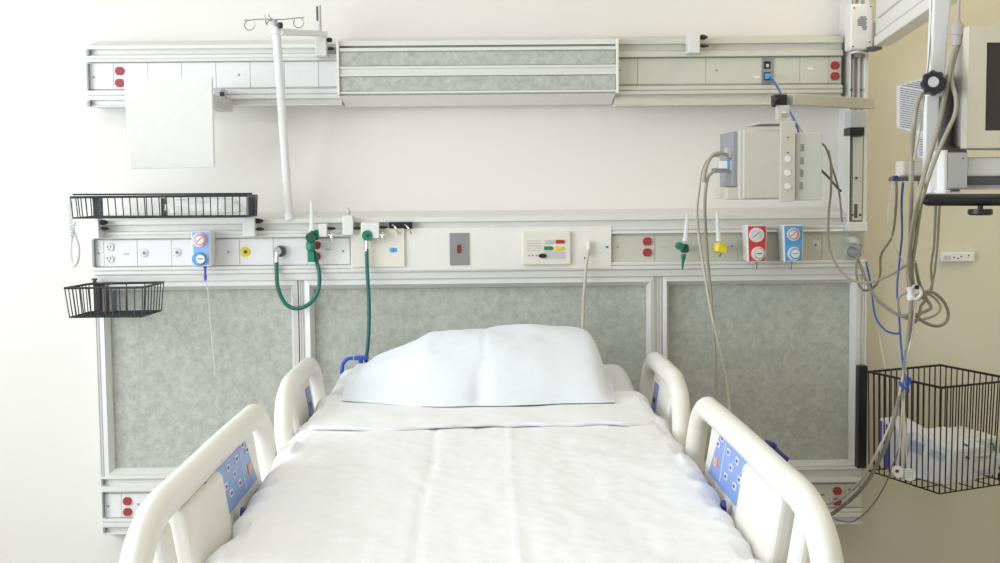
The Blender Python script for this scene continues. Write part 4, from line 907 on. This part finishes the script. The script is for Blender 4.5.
# mattress with a fitted sheet
def nz(x, y, z=0): return noise.noise(Vector((x, y, z)))
def soft_box(x0, x1, y0, y1, zt, zb, rad, amp, nx=60, ny=120, flare=0):
    """open draped surface: top plus hanging sides, rows along y"""
    rows = []
    arc = []
    hw = (x1-x0)/2
    segs = [(-hw, zb)] 
    prof = []
    m_ = 8
    for i in range(m_): prof.append((-hw, -(i/m_), 'side'))
    return None
def drape(name, label, cat, yA, yB, hw, hang, rad, lift, wr, mat_, parent=None, ny=150, nx=80, close=False, edge=None, endhang=0, thick=.004):
    mb = MB(); mb.m(mat_); grid = []
    # cross section by arc length
    flat = hw-rad; arcl = rad*PI/2; tot = flat+arcl+hang
    for j in range(ny+1):
        v = j/ny
        row = []
        for i in range(nx+1):
            sgn = -1 if i < nx/2 else 1
            d = abs(i/nx-.5)*2*tot; side = 0
            y = yA+(yB-yA)*v
            if edge: y += edge(sgn*min(d, hw))*(1-v)
            Zd = y+D
            zt = ztop(Zd)+lift
            if d < flat: x, z, nrm = d, 0, (0, 1)
            elif d < flat+arcl:
                a = (d-flat)/rad; x = flat+rad*math.sin(a); z = -(rad-rad*math.cos(a)); nrm = (math.sin(a), math.cos(a))
            else:
                x = hw; z = -rad-(d-flat-arcl); nrm = (1, 0); side = 1
            xs = sgn*x
            w_ = wr(sgn*d, y, side)
            row.append(mb.bm.verts.new((xs+sgn*nrm[0]*w_, y, zt+z+nrm[1]*w_)))
        grid.append(row)
    for j in range(ny):
        for i in range(nx): mb._f([grid[j][i], grid[j][i+1], grid[j+1][i+1], grid[j+1][i]])
    o = mb.build(name, None, parent, smooth=True)
    sm = o.modifiers.new('solid', 'SOLIDIFY'); sm.thickness = thick; sm.offset = -1
    if label: tag(o, label, cat)
    return o
# mattress body
MT = MB().m(mat('mattress_cover', (.80, .80, .80), .7)); yA, yB = ZFt-D+.02, ZH-D
rings_ = []
for j in range(41):
    y = yA+(yB-yA)*j/40; z = ztop(y+D)-.012
    e = min(1, math.sqrt(max(0, 1-(1-min(1, (min(j, 40-j)+.3)/2.2))**2)))
    c_ = []
    for (x, dz) in ((-.436, -.17), (-.437, -.05), (-.425, -.018), (-.395, 0), (0, 0), (.395, 0), (.425, -.018), (.437, -.05), (.436, -.17), (0, -.17)):
        c_.append(Vector((x*(.97+.03*e), y, z+(dz if dz < -.1 else dz*1-.02*(1-e)))))
    rings_.append(c_)
MT.rings(rings_)
tag(MT.build('mattress', None, None, smooth=True), 'white mattress of the hospital bed, under the sheets', 'mattress')
def wr_bottom(x, y, side): return .004*nz(x*7, y*6, 1)+.006*nz(x*3, y*9, 5)*(1 if y > -.6 else .3)+.012*max(0, nz(x*5, y*4, 8))*(1 if abs(x) > .33 else .3)
drape('fitted_sheet', 'white fitted sheet showing around the pillow at the bed head', 'bed sheet', -1.15, ZH-D+.012, .446, .10, .05, 0.0, wr_bottom, LINEN, ny=70)
def gau(x, c, w_): return math.exp(-((x-c)/w_)**2)
def wr_top(x, y, side):
    w_ = .0050*nz(x*4.5+y*.7, y*2.2, 2)+.0022*nz(x*13, y*7, 4)+.0020*nz(x*30, y*16, 7)+.0010*nz(x*55+y*20, y*38, 9)
    w_ += -.0032*gau(x, -.115+.02*nz(0, y*2, 3), .009)*(1 if y < -1.0 else 0)+.0022*gau(x, .06+.015*nz(1, y*3, 2), .008)
    w_ += .0055*abs(nz(x*6+y*6, (x-y)*1.3, 9))*min(1, abs(x)/.25)
    w_ += -.004*max(0, nz(x*4-y*3, y*5, 12))
    if side or abs(x) > .43: w_ += .016*nz(0, y*7, 3+(1 if x > 0 else 0))+.008*nz(0, y*19, 6)
    return w_
drape('top_sheet', 'white top sheet spread over the lower part of the bed', 'bed sheet', ZFt-D+.0, 2.97-D, .470, .11, .038, .010, wr_top, LINEN, ny=230, nx=150)
def wr_cuff(x, y, side):
    w_ = .004*nz(x*6, y*9, 14)+.003*nz(x*14+3, y*14, 3)+.0075*max(0, nz(x*5+9, y*3, 21))
    if side or abs(x) > .42: w_ += .016*nz(0, y*11, 13+(1 if x > 0 else 0))
    return w_
drape('folded_sheet', 'white folded-over sheet band across the bed below the pillow', 'bed sheet', 2.855-D, 3.20-D, .454, .09, .05, .019, wr_cuff, LINEN, ny=50, nx=150,
      edge=lambda x: .012*math.sin(x*9+1)+.008*nz(x*16, 0, 5)+.03*(abs(x)/.47)**4, thick=.009)

# pillow
def pillow():
    mb = MB().m(LINENB); Zc = 3.40-D
    out = [(352, 390), (362, 374), (374, 364), (400, 352), (430, 337), (455, 333.5), (480, 331), (530, 327.5), (560, 328.5), (580, 331), (588, 334), (593, 344), (597, 358), (601, 376), (604, 398)]
    crest = [Vector((P(x, y, 3.34-D).x, Zc, P(x, y, Zc-.03).z)) for x, y in out]
    x0, x1 = crest[0].x, crest[-1].x
    def ch(x):
        for a, b in zip(crest[:-1], crest[1:]):
            if x <= b.x: 
                t = (x-a.x)/(b.x-a.x); return a.z+(b.z-a.z)*t
        return crest[-1].z
    NU, NV = 90, 60; top = []; bot_ = []
    hs = [0]*(NU+1)
    for i in range(NU+1):
        u = i/NU; x = x0+(x1-x0)*u; hs[i] = ch(x)
    hs2 = hs[:]
    for _ in range(2): hs2 = [hs2[max(0, i-1)]*.25+hs2[i]*.5+hs2[min(NU, i+1)]*.25 for i in range(NU+1)]
    for i in range(NU+1):
        u = i/NU; xb_ = x0+(x1-x0)*u
        tr, br = [], []
        # plan outline: slightly pinched sides, front edge bowed
        yfr = P(480, 405.5, 0).y
        y0 = (3.045-D)+.009*nz(u*7, 0, 2)+.012*math.cos(u*PI*2)+(.055*(1-min(1, u/.25)))
        y1 = 3.575-D-.02*math.cos(u*PI*2)*0
        for j in range(NV+1):
            v = j/NV; y = y0+(y1-y0)*v
            base = ztop(y+D)+.016
            H = max(.012, hs2[i]-(ztop(3.40)+.016))
            s_ = math.sin(min(1, v/.62)*PI/2)**.72 if v < .62 else math.cos((v-.62)/.38*PI/2)**.6
            e = 1 if 0 < v < 1 else 0
            x = xb_+.012*math.sin(v*PI)*(-1 if u > .5 else 1)*abs(u-.5)*2*(-1)
            seam = -.0025*gau(x, P(484, 360, Zc).x+.012*(v-.4), .006)*(1 if .25 < v < .9 else 0)
            w_ = (.010*nz(x*5, y*4, 3)+.007*abs(nz((x+y*1.2)*7, (x-y)*2, 31))*gau(x, -.2, .22)+.006*nz(x*9+y*7, y*6, 11)+.005*abs(nz(x*15-y*12, y*6, 17)))*s_
            dim = -.014*gau(x, P(478, 395, Zc).x+v*.08, .022)*gau(v, .04, .14)
            z = base+.006+H*s_+w_+(seam+dim)*e
            tr.append(mb.bm.verts.new((x, y, z))); br.append(mb.bm.verts.new((x, y, base-.004+.010*(1-s_)))) 
        top.append(tr); bot_.append(br)
    for i in range(NU):
        for j in range(NV):
            mb._f([top[i][j], top[i+1][j], top[i+1][j+1], top[i][j+1]]); mb._f([bot_[i][j], bot_[i][j+1], bot_[i+1][j+1], bot_[i+1][j]])
    for i in range(NU):
        mb._f([top[i][0], bot_[i][0], bot_[i+1][0], top[i+1][0]]); mb._f([top[i][NV], top[i+1][NV], bot_[i+1][NV], bot_[i][NV]])
    for j in range(NV):
        mb._f([top[0][j], top[0][j+1], bot_[0][j+1], bot_[0][j]]); mb._f([top[NU][j], bot_[NU][j], bot_[NU][j+1], top[NU][j+1]])
    return tag(mb.build('pillow', None, None, smooth=True), 'plump white pillow at the head of the bed', 'pillow')
pillow()

# ------------------------------------------------------------------ light
def area(name, loc, rot, sx, sy, e, c):
    l = bpy.data.lights.new(name, 'AREA'); l.shape = 'RECTANGLE'; l.size = sx; l.size_y = sy; l.energy = e; l.color = c
    o = bpy.data.objects.new(name, l); COL.objects.link(o); o.location = loc; o.rotation_euler = rot; return o
area('window_daylight', (XL+.02, (wy0+wy1)/2, (wz0+wz1)/2), (0, -PI/2, 0), wz1-wz0-.1, wy1-wy0-.1, 104, (.86, .93, 1))
area('ceiling_fill', (1.5, -1.0, HC-.03), (0, 0, 0), .6, 1.2, 8, (1, .86, .62))  # unseen fill added to warm the right end of the headwall
area('ceiling_fill', (-.9, -2.2, HC-.03), (0, 0, 0), 1.2, .6, 7, (1, .95, .90))  # unseen neutral fill, set left so brightness falls off rightwards
wd = bpy.data.worlds.new('world'); S.world = wd; wd.use_nodes = True
bg = wd.node_tree.nodes['Background']; bg.inputs[0].default_value = (.95, .97, 1, 1); bg.inputs[1].default_value = .58
S.view_settings.view_transform = 'Standard'; S.view_settings.look = 'None'; S.view_settings.gamma = 1
S.view_settings.use_curve_mapping = False; S.view_settings.exposure = 0.10
